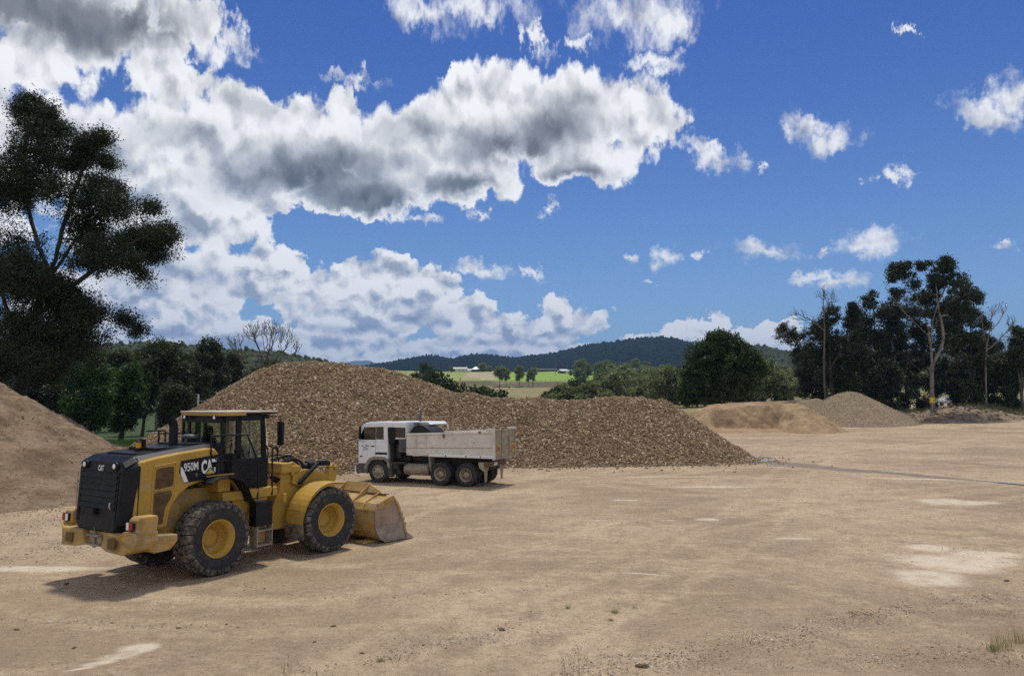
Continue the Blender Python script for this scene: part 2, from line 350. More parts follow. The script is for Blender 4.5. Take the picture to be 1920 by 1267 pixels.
def build_ground():
    rr = np.concatenate([[0.0], np.geomspace(2.0, 8.0, 24)[:-1], np.geomspace(8.0, 130.0, 760)[:-1], np.geomspace(130, 1100, 260)[:-1], np.geomspace(1100, 14000, 60)])
    aa = np.concatenate([np.linspace(-42, 42, 760), np.linspace(42, 318, 120)[1:-1]]); aa = np.radians(aa)
    Rr, Aa = np.meshgrid(rr, aa, indexing='ij'); x = Rr * np.sin(Aa); y = Rr * np.cos(Aa); z = ground_z(x, y)
    nr, na = Rr.shape; idx = np.arange(nr * na).reshape(nr, na)
    q = np.stack([idx[:-1, :], idx[1:, :], np.roll(idx, -1, 1)[1:, :], np.roll(idx, -1, 1)[:-1, :]], -1).reshape(-1, 4)[:, ::-1]
    X, Y, Z = x.ravel(), y.ravel(), z.ravel(); r = np.hypot(X, Y); u = X / np.maximum(np.abs(Y), 1)
    w1 = fbm(X, Y, 1.6, 5, 7, .6); w2 = fbm(X, Y, 1.6, 5, 8, .6)
    def patch(px, py, hw, hd, rot=0.0, amp=0.5):       # a patch of washed-out fine silt: half width, half depth in metres
        c = gnd(px, py); dx, dy = X - c.x, Y - c.y; cr, sr = math.cos(rot), math.sin(rot)
        k = min(hw, hd)
        a = (dx * cr + dy * sr) / hw + w1 * amp; b = (-dx * sr + dy * cr) / hd + w2 * amp
        return 1 - sstep(0.55, 1.15, np.sqrt(a * a + b * b))
    pale = np.zeros_like(X)
    for a in [(1795,1054,1.45,1.5,.15,.75),(1740,1080,.8,.85,0,.6),(1868,1040,.85,.42,.0,.5),(1735,1028,.6,.5,0,.5),(262,1211,.34,.26,.5,.4),(225,1225,.30,.17,.5,.4),(190,1238,.26,.11,.6,.3),(158,1249,.24,.06,.6,.3),(60,1066,2.2,.32,0,.5),(1325,974,.45,.30,0,.4),
              (1785,941,1.5,1.1,-.1,.5),(1172,938,.6,.25,0,.5),(1250,893,3.0,.25,0,.6),(1340,912,2.5,.3,0,.7),(1250,975,.3,.07,0,.5),(1120,975,.5,.07,0,.5),(1840,1008,.5,.06,0,.4),
              (1500,1010,.8,.12,.1,.8),(1215,1078,.6,.06,-.35,.6),(1750,898,5.,.3,-.25,.6)]:
        pale = np.maximum(pale, patch(*a))
    yard = 1 - sstep(0, 6, r - np.interp(u, [-.7, -.5, -.2, .2, .3, .36, .5, .7], [58, 60, 72, 80, 125, 190, 250, 260]) + fbm(X, Y, 9, 4, 21) * 6)
    yard = np.where(Y < 0, 1, yard)
    # damp track with two thin puddles, from the toe of the big heap out to the right
    L = [gnd(*p) for p in ((1385,866),(1450,868),(1530,876),(1620,883),(1720,891),(1800,898),(1880,904),(1990,912))]
    wet = np.zeros_like(X); near = (np.abs(Y - 40) < 25) & (X > 8)
    xn, yn = X[near], Y[near]; dmin = np.full(xn.shape, 1e9)
    for i in range(len(L) - 1):
        a, b = np.array(L[i][:2]), np.array(L[i+1][:2]); d = b - a; t = np.clip(((xn - a[0]) * d[0] + (yn - a[1]) * d[1]) / (d @ d), 0, 1)
        wd = np.interp(i + t, [0, 1.5, 3, 7], [1.9, 1.6, .9, .4])
        dmin = np.minimum(dmin, np.hypot(xn - a[0] - t * d[0], yn - a[1] - t * d[1]) / wd)
    wet[near] = 1 - sstep(.5, 1.15, dmin + w1[near] * .5)
    d0 = gnd(895, 955); wet = np.maximum(wet, .45 * (1 - sstep(.3, 1.1, np.hypot((X - d0.x) / 1.6, (Y - d0.y) / 1.0) + w2 * .4)))
    # tyre tracks: pairs of pressed, paler bands sweeping over the yard
    trk = np.zeros_like(X); nr_ = (Y > 9) & (np.hypot(X, Y) < 90); xn, yn = X[nr_], Y[nr_]; tv = np.zeros(len(xn)); wv_ = fbm(xn, yn, 2.5, 3, 15) * .25
    def tracks(pts, gauge, w, amp):
        K = [np.array(gnd(*p)[:2]) for p in pts]; K = [2*K[0]-K[1]] + K + [2*K[-1]-K[-2]]; C = []
        for i in range(1, len(K)-2):
            a, b, c, d = K[i-1:i+3]
            for k in range(8): s_ = k/8; C.append(0.5*(2*b+(c-a)*s_+(2*a-5*b+4*c-d)*s_*s_+(3*b-3*c+d-a)*s_**3))
        best = np.full(len(xn), 1e9)
        for a, b in zip(C[:-1], C[1:]):
            d = b - a; L_ = np.linalg.norm(d) + 1e-9; s_ = np.clip(((xn-a[0])*d[0]+(yn-a[1])*d[1])/L_**2, 0, 1); best = np.minimum(best, np.hypot(xn-a[0]-s_*d[0], yn-a[1]-s_*d[1]))
        np.maximum(tv, amp * np.exp(-(((best + wv_ * .4) - gauge/2) / w) ** 4), out=tv)
    for a in [([(1990,775),(1600,815),(1250,860),(900,925),(560,1010)],2.0,.30,.8),([(1990,905),(1500,985),(1150,1075),(820,1200),(600,1330)],2.0,.26,.7),([(640,1045),(950,1010),(1300,1040),(1650,1110),(2000,1215)],2.1,.30,.75),
              ([(760,1330),(1000,1180),(1230,1080),(1400,980),(1480,890),(1560,840)],1.9,.22,.8),([(-60,1085),(350,1150),(800,1120),(1200,990),(1600,900)],2.1,.28,.6),([(1100,900),(1400,930),(1700,925),(2000,900)],1.9,.35,.6),([(960,905),(1300,880),(1700,835),(2000,800)],2.0,.4,.7)]: tracks(*a)
    trk[nr_] = tv
    # fields beyond the yard (true crop and grass colours)
    n1, n2 = fbm(X, Y, 25, 5, 12, .6), fbm(X, Y, 120, 4, 13)
    dry = np.array([.27, .23, .10]); olive = np.array([.17, .18, .065]); green = np.array([.23, .36, .055]); tan = np.array([.40, .34, .20]); brown = np.array([.085, .062, .036])
    def lerp(A, B, t): return A + (B - A) * t[:, None]
    base = lerp(np.tile(dry, (len(X), 1)), np.tile(olive, (len(X), 1)), sstep(-.3, .4, n1 + n2 * .6))
    base = lerp(base, np.tile(brown, (len(X), 1)), sstep(500, 540, r) * (1 - sstep(585, 610, r)) * sstep(-.5, .3, n1 + .35) * .8)
    pxu = CXP + u * F_PX
    g = sstep(598, 612, r + n1 * 6) * (1 - sstep(860, 900, r))
    base = lerp(base, np.tile(green, (len(X), 1)), g)
    yel = np.array([.29, .31, .10])
    base = lerp(base, np.tile(yel, (len(X), 1)), g * (1 - sstep(870, 900, pxu + (r - 700) * -.15)) * .8)
    tt = g * sstep(655, 665, r) * (1 - sstep(800, 812, r)) * sstep(0, 6, pxu - 862 - (r - 660) * .10) * (1 - sstep(0, 6, pxu - 925 - (r - 660) * .10))
    base = lerp(base, np.tile(tan, (len(X), 1)), tt)
    base = lerp(base, np.tile(np.array([.045, .075, .022]), (len(X), 1)), (1 - sstep(-.33, -.25, u)) * (r < 300))
    base = base * (1 + n1 * .15)[:, None]
    gm = bpy.data.materials.new('yard_ground'); gm.use_nodes = True; t = NT(gm.node_tree); t.n.clear()
    b = t.node('ShaderNodeBsdfPrincipled'); o = t.node('ShaderNodeOutputMaterial'); t.l.new(b.outputs[0], o.inputs[0])
    co = t.node('ShaderNodeTexCoord').outputs['Object']
    def att(n, out='Fac'): a = t.node('ShaderNodeAttribute'); a.attribute_name = n; return a.outputs[out]
    big = t.noise(co, 0.12, 6, 0.6); mid = t.noise(co, 1.1, 7, 0.65); fine = t.noise(co, 11.0, 8, 0.78)
    streak = t.noise(t.v('MULTIPLY', co, (0.22, 0.9, 1)), 1.0, 7, 0.66)
    strk2 = t.noise(t.v('MULTIPLY', t.v('ADD', co, t.v('SCALE', t.noise(co, 0.08, 2, color=True), scale=14.0)), (0.35, 0.10, 1)), 1.6, 6, 0.6)
    c = t.mix(t.ramp(big, 0.38, 0.62), (0.300, 0.228, 0.155, 1), (0.460, 0.362, 0.262, 1))
    c = t.mix(t.m('MULTIPLY', t.ramp(streak, 0.50, 0.68), 0.55), c, (0.54, 0.43, 0.30, 1))
    c = t.mix(t.m('MULTIPLY', t.ramp(strk2, 0.54, 0.70), 0.40), c, (0.50, 0.395, 0.27, 1))
    c = t.mix(t.m('MULTIPLY', t.ramp(mid, 0.50, 0.64), 0.60), c, (0.27, 0.20, 0.14, 1))
    c = t.mix(t.m('MULTIPLY', t.ramp(fine, 0.48, 0.66), 0.62), c, (0.20, 0.145, 0.10, 1))
    sp = t.voro(co, 42.0, out='Color', dim='2D'); spd = t.voro(co, 42.0, dim='2D')
    spm = t.m('MULTIPLY', t.ramp(t.sep(sp)[0], 0.80, 0.86), t.ramp(spd, 0.36, 0.26))
    spm = t.m('MULTIPLY', spm, t.ramp(mid, 0.42, 0.56))
    pebc = t.mix(t.sep(sp)[1], (0.14, 0.10, 0.07, 1), (0.58, 0.50, 0.40, 1))
    c = t.mix(spm, c, pebc)
    sp2 = t.voro(co, 15.0, out='Color', dim='2D'); sd2 = t.voro(co, 15.0, dim='2D')
    sm2 = t.m('MULTIPLY', t.ramp(t.sep(sp2)[0], 0.66, 0.72), t.ramp(sd2, 0.34, 0.20)); sm2 = t.m('MULTIPLY', sm2, t.ramp(t.noise(co, 0.6, 5, 0.65), 0.40, 0.60, 0.15, 0.8))
    c = t.mix(sm2, c, t.mix(t.sep(sp2)[1], (0.15, 0.11, 0.075, 1), (0.50, 0.42, 0.31, 1)))
    grit = t.noise(co, 4.5, 8, 0.85); c = t.mix(t.m('MULTIPLY', t.ramp(grit, 0.44, 0.58), 0.42), c, (0.21, 0.155, 0.105, 1))
    trk_ = att('track'); c = t.mix(t.m('MULTIPLY', trk_, t.ramp(t.noise(co, 3.5, 6, 0.7), 0.38, 0.62, 0.0, 0.62)), c, (0.52, 0.42, 0.30, 1))
    c = t.mix(1.0, c, (1.12, 1.085, 0.995, 1), 'MULTIPLY')
    pale_ = att('pale'); c = t.mix(t.m('MULTIPLY', pale_, t.ramp(t.noise(co, 2.2, 7, 0.7), 0.30, 0.60, 0.25, 0.85)), c, t.mix(fine, (0.64, 0.56, 0.42, 1), (0.58, 0.50, 0.37, 1)))
    wet_ = att('wet'); c = t.mix(t.m('MULTIPLY', wet_, 0.58), c, (0.105, 0.082, 0.064, 1))
    g2 = t.noise(co, 3.0, 8, 0.7)
    fld = t.mix(t.m('MULTIPLY', t.ramp(g2, 0.45, 0.7), 0.45), att('field', 'Color'), (0.05, 0.06, 0.02, 1))
    yd = att('yard'); c = t.mix(yd, fld, c)
    t.put(b.inputs['Base Color'], c); t.put(b.inputs['Roughness'], t.ramp(wet_, 0, 1, 0.95, 0.55)); b.inputs['Specular IOR Level'].default_value = 0.25
    hgt = t.m('ADD', t.m('MULTIPLY', fine, 0.5), t.m('ADD', t.m('MULTIPLY', t.noise(co, 5.0, 6, 0.65), 1.0), t.m('MULTIPLY', spm, 0.25)))
    bn = t.node('ShaderNodeBump'); t.put(bn.inputs['Strength'], t.m('MULTIPLY_ADD', pale_, -0.5, 0.95)); bn.inputs['Distance'].default_value = 0.06
    t.put(bn.inputs['Height'], hgt); t.l.new(bn.outputs[0], b.inputs['Normal'])
    o = np_mesh('ground', np.c_[X, Y, Z], q, gm, True, attrs={'track': trk, 'pale': pale, 'wet': wet, 'yard': yard, 'field': base})
    tag(o, kind='structure'); return o
build_ground()
water = mat('still_water_glint', (0.42, 0.47, 0.52), rough=0.2, var=0.0); water.node_tree.nodes['Principled BSDF'].inputs['IOR'].default_value = 1.33  # pale base colour puts the bright sky's glint into the muddy water
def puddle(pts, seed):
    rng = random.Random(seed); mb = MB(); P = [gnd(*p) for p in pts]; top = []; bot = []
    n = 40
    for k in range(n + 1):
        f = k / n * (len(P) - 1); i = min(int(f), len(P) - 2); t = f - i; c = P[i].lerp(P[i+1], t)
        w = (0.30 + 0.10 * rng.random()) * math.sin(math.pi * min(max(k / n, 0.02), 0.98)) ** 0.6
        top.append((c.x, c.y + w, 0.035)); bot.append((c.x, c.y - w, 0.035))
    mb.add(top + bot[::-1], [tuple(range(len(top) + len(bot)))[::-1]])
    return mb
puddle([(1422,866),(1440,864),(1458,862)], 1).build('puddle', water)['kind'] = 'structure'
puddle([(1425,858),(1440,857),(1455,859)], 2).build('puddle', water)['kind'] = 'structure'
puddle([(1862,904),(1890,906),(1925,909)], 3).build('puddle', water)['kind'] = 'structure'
# ---------------------------------------------------------------- heaps
def heap_mat(name, c1, c2, c3, sc=1.0, bump=0.8, fine=14.0):
    m = bpy.data.materials.new(name); m.use_nodes = True; t = NT(m.node_tree); t.n.clear()
    b = t.node('ShaderNodeBsdfPrincipled'); o = t.node('ShaderNodeOutputMaterial'); t.l.new(b.outputs[0], o.inputs[0])
    co = t.node('ShaderNodeTexCoord').outputs['Object']
    a = t.noise(co, 0.7 * sc, 7, 0.65); f = t.noise(co, fine, 6, 0.72)
    lay = t.noise(t.v('MULTIPLY', co, (0.3, 0.3, 2.5)), 1.2 * sc, 5, 0.6)
    c = t.mix(t.ramp(a, 0.38, 0.62), (*c1, 1), (*c2, 1)); c = t.mix(t.m('MULTIPLY', t.ramp(lay, 0.5, 0.66), 0.6), c, (*c3, 1))
    c = t.mix(t.m('MULTIPLY', t.ramp(f, 0.45, 0.7), 0.5), c, tuple(x * 0.5 for x in c1) + (1,))
    t.put(b.inputs['Base Color'], c); b.inputs['Roughness'].default_value = 0.95; b.inputs['Specular IOR Level'].default_value = 0.2
    bn = t.node('ShaderNodeBump'); bn.inputs['Strength'].default_value = bump; bn.inputs['Distance'].default_value = 0.1
    t.put(bn.inputs['Height'], t.m('ADD', t.m('MULTIPLY', f, 0.6), t.noise(co, fine * 0.3, 5, 0.6))); t.l.new(bn.outputs[0], b.inputs['Normal'])
    return m
def stone_mat(name, dark, light, pale, fr=0.12):
    m = bpy.data.materials.new(name); m.use_nodes = True; t = NT(m.node_tree); t.n.clear()
    b = t.node('ShaderNodeBsdfPrincipled'); o = t.node('ShaderNodeOutputMaterial'); t.l.new(b.outputs[0], o.inputs[0])
    g = t.node('ShaderNodeNewGeometry').outputs['Random Per Island']; co = t.node('ShaderNodeTexCoord').outputs['Object']
    g2 = t.m('FRACT', t.m('MULTIPLY', g, 37.3))
    c = t.mix(g2, (*dark, 1), (*light, 1)); c = t.mix(t.ramp(g, 1 - fr, 1 - fr + 0.02, kind='LINEAR'), c, (*pale, 1))
    c = t.mix(t.m('MULTIPLY', t.noise(co, 14.0, 4, 0.6), 0.5), c, (*dark, 1))
    t.put(b.inputs['Base Color'], c); b.inputs['Roughness'].default_value = 0.9; b.inputs['Specular IOR Level'].default_value = 0.25
    return m
def heap_grid(x0, x1, y0, y1, step, hf):
    xs = np.arange(x0, x1, step); ys = np.arange(y0, y1, step); X, Y = np.meshgrid(xs, ys, indexing='ij'); Z = hf(X, Y)
    idx = np.arange(X.size).reshape(X.shape)
    q = np.stack([idx[:-1, :-1], idx[1:, :-1], idx[1:, 1:], idx[:-1, 1:]], -1).reshape(-1, 4)
    keep = (Z.ravel()[q] > -0.5).any(1); q = q[keep]
    used, inv = np.unique(q, return_inverse=True)
    return np.c_[X.ravel(), Y.ravel(), Z.ravel()][used], inv.reshape(-1, 4)
def ridge_h(X, Y, ridge, k, rnd=0.6):
    P = []
    for i in range(len(ridge) - 1):
        a, b = np.array(ridge[i], float), np.array(ridge[i+1], float); n = max(2, int(np.linalg.norm(b - a) / 0.5))
        P += [a + (b - a) * t for t in np.linspace(0, 1, n, endpoint=False)]
    P.append(np.array(ridge[-1], float)); h = np.full(X.shape, -1e9)
    for p in P:
        d = np.sqrt((X - p[0]) ** 2 + (Y - p[1]) ** 2 + rnd * rnd) - rnd; h = np.maximum(h, p[2] - k * d)
    return h
# the big heap of crushed rock
RY = 50.0
def rz_(px, py, Y=RY): p = at(px, py, Y); return (p.x, Y, p.z)
RIDGE = [rz_(395,752,53), rz_(470,710,52), rz_(540,677), rz_(590,675), rz_(640,679), rz_(700,690), rz_(750,700), rz_(800,715), rz_(850,731), rz_(900,743), rz_(960,748), rz_(1040,746,50.5), rz_(1120,748,50.5), rz_(1200,748,51), rz_(1238,752,51)]
def big_h(X, Y):
    h = ridge_h(X, Y, RIDGE, 0.68, 0.5)
    h = h + fbm(X, Y, 3.0, 3, 31) * 0.28 * sstep(-.2, 1.5, h) + fbm(X, Y, .8, 3, 32) * 0.10 * sstep(0, .6, h)
    return h - 0.02
V, Q = heap_grid(-36, 18, 38, 63, 0.22, big_h)
hm = heap_mat('crushed_rock_bed', (0.165, 0.118, 0.074), (0.22, 0.165, 0.105), (0.26, 0.20, 0.13), fine=9.0)
big = np_mesh('rock_pile', V, Q, hm, True)
tag(big, 'long brown pile of crushed rock behind the white tip truck', 'rock pile')
rng = np.random.default_rng(5)
def scatter_stones(name, parent, hf, n, box, smin, smax, m, seed, power=2.0, sink=0.15, cond=None, squash=(1, .85, .62), toe=None):
    rng = np.random.default_rng(seed); x = rng.uniform(box[0], box[1], n); y = rng.uniform(box[2], box[3], n); z = hf(x, y)
    s = smin + (smax - smin) * rng.random(n) ** power
    ok = z > (-0.12 if toe is None else toe)
    if cond is not None: ok &= cond(x, y, z)
    x, y, z, s = x[ok], y[ok], np.maximum(z[ok], 0.0), s[ok]
    return lumps(name, np.c_[x, y, z + s * sink], s, rng, m, parent, 0.28, squash)
sm = stone_mat('crushed_rock', (0.165, 0.108, 0.060), (0.385, 0.278, 0.166), (0.62, 0.51, 0.37), 0.10)
o = scatter_stones('stones', big, big_h, 190000, (-36, 18, 38, 53.5), 0.03, 0.125, sm, 1, 1.5)
o['kind'] = 'stuff'
# earth bank in the left foreground
LR = [(-36, 35.5, 6.2), (-28, 34, 5.9), (-25.6, 33.5, 5.3), (-24.4, 33, 4.6)]
def left_h(X, Y):
    h = ridge_h(X, Y, LR, 0.53, 1.2)
    h = h + fbm(X, Y, 3.5, 4, 41) * 0.50 * sstep(-.3, 1.2, h) + fbm(X, Y, .9, 5, 42, .68) * 0.22 * sstep(0, .6, h)
    g = np.abs(fbm(X * .35 + Y * .9, Y * .35 - X * .9, 1.1, 3, 44)); h = h - .16 * np.exp(-(g / .10) ** 2) * sstep(.5, 1.8, h)      # rills washed down the face
    sc = sstep(.15, .45, fbm(X * .7, Y * .9, 2.6, 3, 43)); return h - 0.25 * sc * sstep(.6, 2, h)
V, Q = heap_grid(-46, -10, 19, 46, 0.10, left_h)
lm = heap_mat('bank_earth', (0.175, 0.120, 0.072), (0.275, 0.20, 0.125), (0.33, 0.25, 0.16), 0.9, 1.2, 5.0)
lb = np_mesh('earth_bank', V, Q, lm, True); tag(lb, 'weathered tan earth bank left of the yellow wheel loader', 'earth bank')
gs = stone_mat('loose_gravel', (0.26, 0.19, 0.125), (0.46, 0.36, 0.25), (0.60, 0.52, 0.41), 0.15)
o = scatter_stones('stones', lb, left_h, 26000, (-40, -8, 19, 40), 0.010, 0.055, gs, 2, 4.0, sink=.1)
o['kind'] = 'stuff'
# dug-out sand heap, low mound behind it, and the cone of fine gravel on the right
def atz(px, py, Y): p = at(px, py, Y); return (p.x, p.y, p.z)
SR = [atz(1322,765,94), atz(1345,757,94), atz(1400,755,94), atz(1455,756,93.5), atz(1490,758,92), atz(1512,772,92)]
def sand_h(X, Y):
    h = ridge_h(X, Y, SR, 0.62, 0.8); h = np.minimum(h, 3.3 + fbm(X, Y, 2.5, 4, 50) * .22)
    c = at(1400, 780, 90); a = (X - c.x) / 4.4 + fbm(X, Y, 2, 3, 51) * .22; f = 1 - sstep(.7, 1.15, np.abs(a))      # the bite taken out of its face
    cut = np.maximum(.12 + (Y - 88.6) * .10, (Y - 90.6 + fbm(X, Y, 1.8, 4, 52) * .55) * 1.45)
    h = np.where(cut < h, h + (cut - h) * f, h)
    return h + (fbm(X, Y, 1.8, 6, 54, .68) * 0.42) * sstep(0, .8, h)
V, Q = heap_grid(15, 46, 82, 102, 0.12, sand_h)
sdm = heap_mat('damp_sand', (0.27, 0.18, 0.10), (0.38, 0.265, 0.155), (0.44, 0.32, 0.20), 0.8, 1.0, 2.2)
o = np_mesh('sand_pile', V, Q, sdm, True); tag(o, 'orange brown sand pile with a dug-out hollow face', 'sand pile')
GR = [atz(1575,738,112), atz(1592,733,112), atz(1602,735,112)]
def gr_h(X, Y): h = ridge_h(X, Y, GR, 0.56, 0.7); return h + fbm(X, Y, 2.0, 3, 61) * 0.10 * sstep(0, 1, h)
V, Q = heap_grid(32, 68, 96, 126, 0.3, gr_h)
grm = heap_mat('fine_gravel_bed', (0.23, 0.175, 0.110), (0.29, 0.225, 0.145), (0.32, 0.255, 0.17), 1.5, 1.0, 7.0)
fg = np_mesh('gravel_pile', V, Q, grm, True); tag(fg, 'smooth cone-shaped pile of fine grey brown gravel beside the sand pile', 'gravel pile')
o = scatter_stones('stones', fg, gr_h, 26000, (32, 68, 96, 114), 0.03, 0.085, gs, 3, 1.5); o['kind'] = 'stuff'
MR = [atz(1380,754,118), atz(1440,752,118), atz(1490,750,118), atz(1530,746,117)]
def md_h(X, Y): h = ridge_h(X, Y, MR, 0.6, 0.8); return h + fbm(X, Y, 2.0, 3, 71) * 0.10 * sstep(0, 1, h)
V, Q = heap_grid(24, 60, 108, 130, 0.35, md_h)
o = np_mesh('gravel_mound', V, Q, grm, True); tag(o, 'low flat-topped gravel mound behind the sand pile', 'gravel mound')
# strip of rubble and spoil under the right-hand trees
RB = [atz(1640,774,121), atz(1690,768,120), atz(1740,767,118), atz(1800,766,119), atz(1850,760,130), atz(1930,757,134), atz(2050,756,138)]
def rb_h(X, Y): h = ridge_h(X, Y, RB, 0.20, 1.5); return h + fbm(X, Y, 4.0, 5, 81, .65) * 0.9 * sstep(-.3, 1, h) - .1
V, Q = heap_grid(48, 120, 104, 160, 0.4, rb_h)
rbm = heap_mat('spoil_earth', (0.17, 0.125, 0.080), (0.27, 0.205, 0.14), (0.21, 0.14, 0.09), 0.6, 1.0, 2.5)
rb = np_mesh('spoil_bank', V, Q, rbm, True); tag(rb, 'low uneven bank of reddish spoil and rubble under the tall trees', 'spoil bank')
o = scatter_stones('stones', rb, rb_h, 5000, (48, 110, 104, 135), 0.06, 0.35, stone_mat('spoil_stone', (0.13, 0.09, 0.07), (0.27, 0.20, 0.15), (0.40, 0.34, 0.28)), 4, 3.0); o['kind'] = 'stuff'
# ---------------------------------------------------------------- trees
def leaf_mat(name, c1, c2, trans=0.25, spec=0.3):
    m = bpy.data.materials.new(name); m.use_nodes = True; t = NT(m.node_tree); t.n.clear()
    b = t.node('ShaderNodeBsdfPrincipled'); o = t.node('ShaderNodeOutputMaterial')
    g = t.node('ShaderNodeNewGeometry').outputs['Random Per Island']; co = t.node('ShaderNodeTexCoord').outputs['Object']
    f = t.m('ADD', t.m('MULTIPLY', g, 0.55), t.m('MULTIPLY', t.ramp(t.noise(co, 0.5, 3, 0.5), 0.35, 0.65), 0.45))
    c = t.mix(f, (*c1, 1), (*c2, 1)); t.put(b.inputs['Base Color'], c); b.inputs['Roughness'].default_value = 0.55; b.inputs['Specular IOR Level'].default_value = spec
    if trans > 0:
        tr = t.node('ShaderNodeBsdfTranslucent'); t.put(tr.inputs[0], t.mix(1.0, c, (1.1, 1.3, 0.5, 1), 'MULTIPLY')); mx = t.node('ShaderNodeMixShader'); mx.inputs[0].default_value = trans
        t.l.new(b.outputs[0], mx.inputs[1]); t.l.new(tr.outputs[0], mx.inputs[2]); t.l.new(mx.outputs[0], o.inputs[0])
    else: t.l.new(b.outputs[0], o.inputs[0])
    return m
bark_dark = mat('dark_bark', (0.055, 0.045, 0.038), 0.9, var=0.35, vscale=2.0, bump=0.5, bscale=9)
bark_pale = mat('pale_bark', (0.26, 0.225, 0.19), 0.85, var=0.35, vscale=0.9, bump=0.4, bscale=7)
bark_mid = mat('brown_bark', (0.12, 0.10, 0.085), 0.9, var=0.35, vscale=1.5, bump=0.4, bscale=7)
lf_dark = leaf_mat('dark_eucalypt_leaf', (0.020, 0.030, 0.014), (0.045, 0.060, 0.026), 0.15)
lf_mid = leaf_mat('olive_leaf', (0.030, 0.045, 0.018), (0.065, 0.085, 0.032), 0.22)
lf_bright = leaf_mat('fresh_leaf', (0.035, 0.065, 0.018), (0.075, 0.125, 0.032), 0.28)
lf_grey = leaf_mat('grey_green_leaf', (0.13, 0.155, 0.085), (0.25, 0.27, 0.15), 0.3)
lf_round = leaf_mat('round_tree_leaf', (0.022, 0.042, 0.012), (0.055, 0.090, 0.024), 0.22)
lf_far = leaf_mat('far_olive_leaf', (0.11, 0.13, 0.058), (0.21, 0.235, 0.11), 0.28)

def grow(trunks, blobs, n_tips, rng, step=0.45, lift=0.18, wob=0.10, asc=.35):
    """trunks: polylines (first starts at the ground); blobs: (centre, radii, weight). Returns nodes, parents, tip ids"""
    P, par = [], []
    for ti, tr in enumerate(trunks):
        tr = [np.array(p, float) for p in tr]
        if ti == 0: P.append(tr[0]); par.append(-1); last = 0
        else:
            A = np.array(P); last = int(np.argmin(np.linalg.norm(A - tr[0], axis=1)))
            tr[0] = A[last]
        # smooth the polyline with a Catmull-Rom pass
        K = [2 * tr[0] - tr[1]] + tr + [2 * tr[-1] - tr[-2]]
        for i in range(1, len(K) - 2):
            a, b, c, d = K[i-1], K[i], K[i+1], K[i+2]; n = max(1, int(np.linalg.norm(c - b) / step))
            for k in range(1, n + 1):
                t = k / n; p = 0.5 * (2*b + (c-a)*t + (2*a-5*b+4*c-d)*t*t + (3*b-3*c+d-a)*t*t*t)
                P.append(p + rng.normal(size=3) * wob * step * (0.5 if k < n else 0)); par.append(last); last = len(P) - 1
    w = np.array([b[2] for b in blobs], float); w /= w.sum(); ch = rng.choice(len(blobs), n_tips, p=w)
    d = rng.normal(size=(n_tips, 3)); d /= np.linalg.norm(d, axis=1)[:, None]; rad = rng.random(n_tips) ** 0.45
    T = np.array([blobs[c][0] for c in ch], float) + d * rad[:, None] * np.array([blobs[c][1] for c in ch], float)
    A = np.array(P); dm = np.array([np.min(np.linalg.norm(A - t, axis=1)) for t in T]); T = T[np.argsort(dm)]
    cap = len(P) + n_tips * 14; N = np.empty((cap, 3)); N[:len(P)] = P; cnt = len(P); par = par + [0] * (cap - len(par)); tips = []
    for t in T:
        v = t - N[:cnt]; dist = np.linalg.norm(v, axis=1); 
        ax = t - P[0]; ax = ax / np.linalg.norm(ax) + np.array([0, 0, .5]); ax /= np.linalg.norm(ax)       # twigs run outward and up, not sideways
        cost = dist * (1 + asc * (1 - (v @ ax) / (dist + 1e-6))) + 0.9 * np.maximum(0, -v[:, 2]) + (np.arange(cnt) < 2) * 3
        if asc > 1: cost = cost + 1.2 * np.exp(-dist / .8)
        j = int(np.argmin(cost)); L = dist[j]; a = N[j].copy()
        n = int(min(13, max(2, L / step))); ctl = a + v[j] * 0.5 + np.array([0, 0, lift * L]) + rng.normal(size=3) * 0.08 * L; prev = j
        for k in range(1, n + 1):
            s = k / n; q = (1-s)**2 * a + 2*s*(1-s) * ctl + s*s * t
            N[cnt] = q + (rng.normal(size=3) * wob * step if k < n else 0); par[cnt] = prev; prev = cnt; cnt += 1
        tips.append(prev)
    return N[:cnt], np.array(par[:cnt]), np.array(tips)
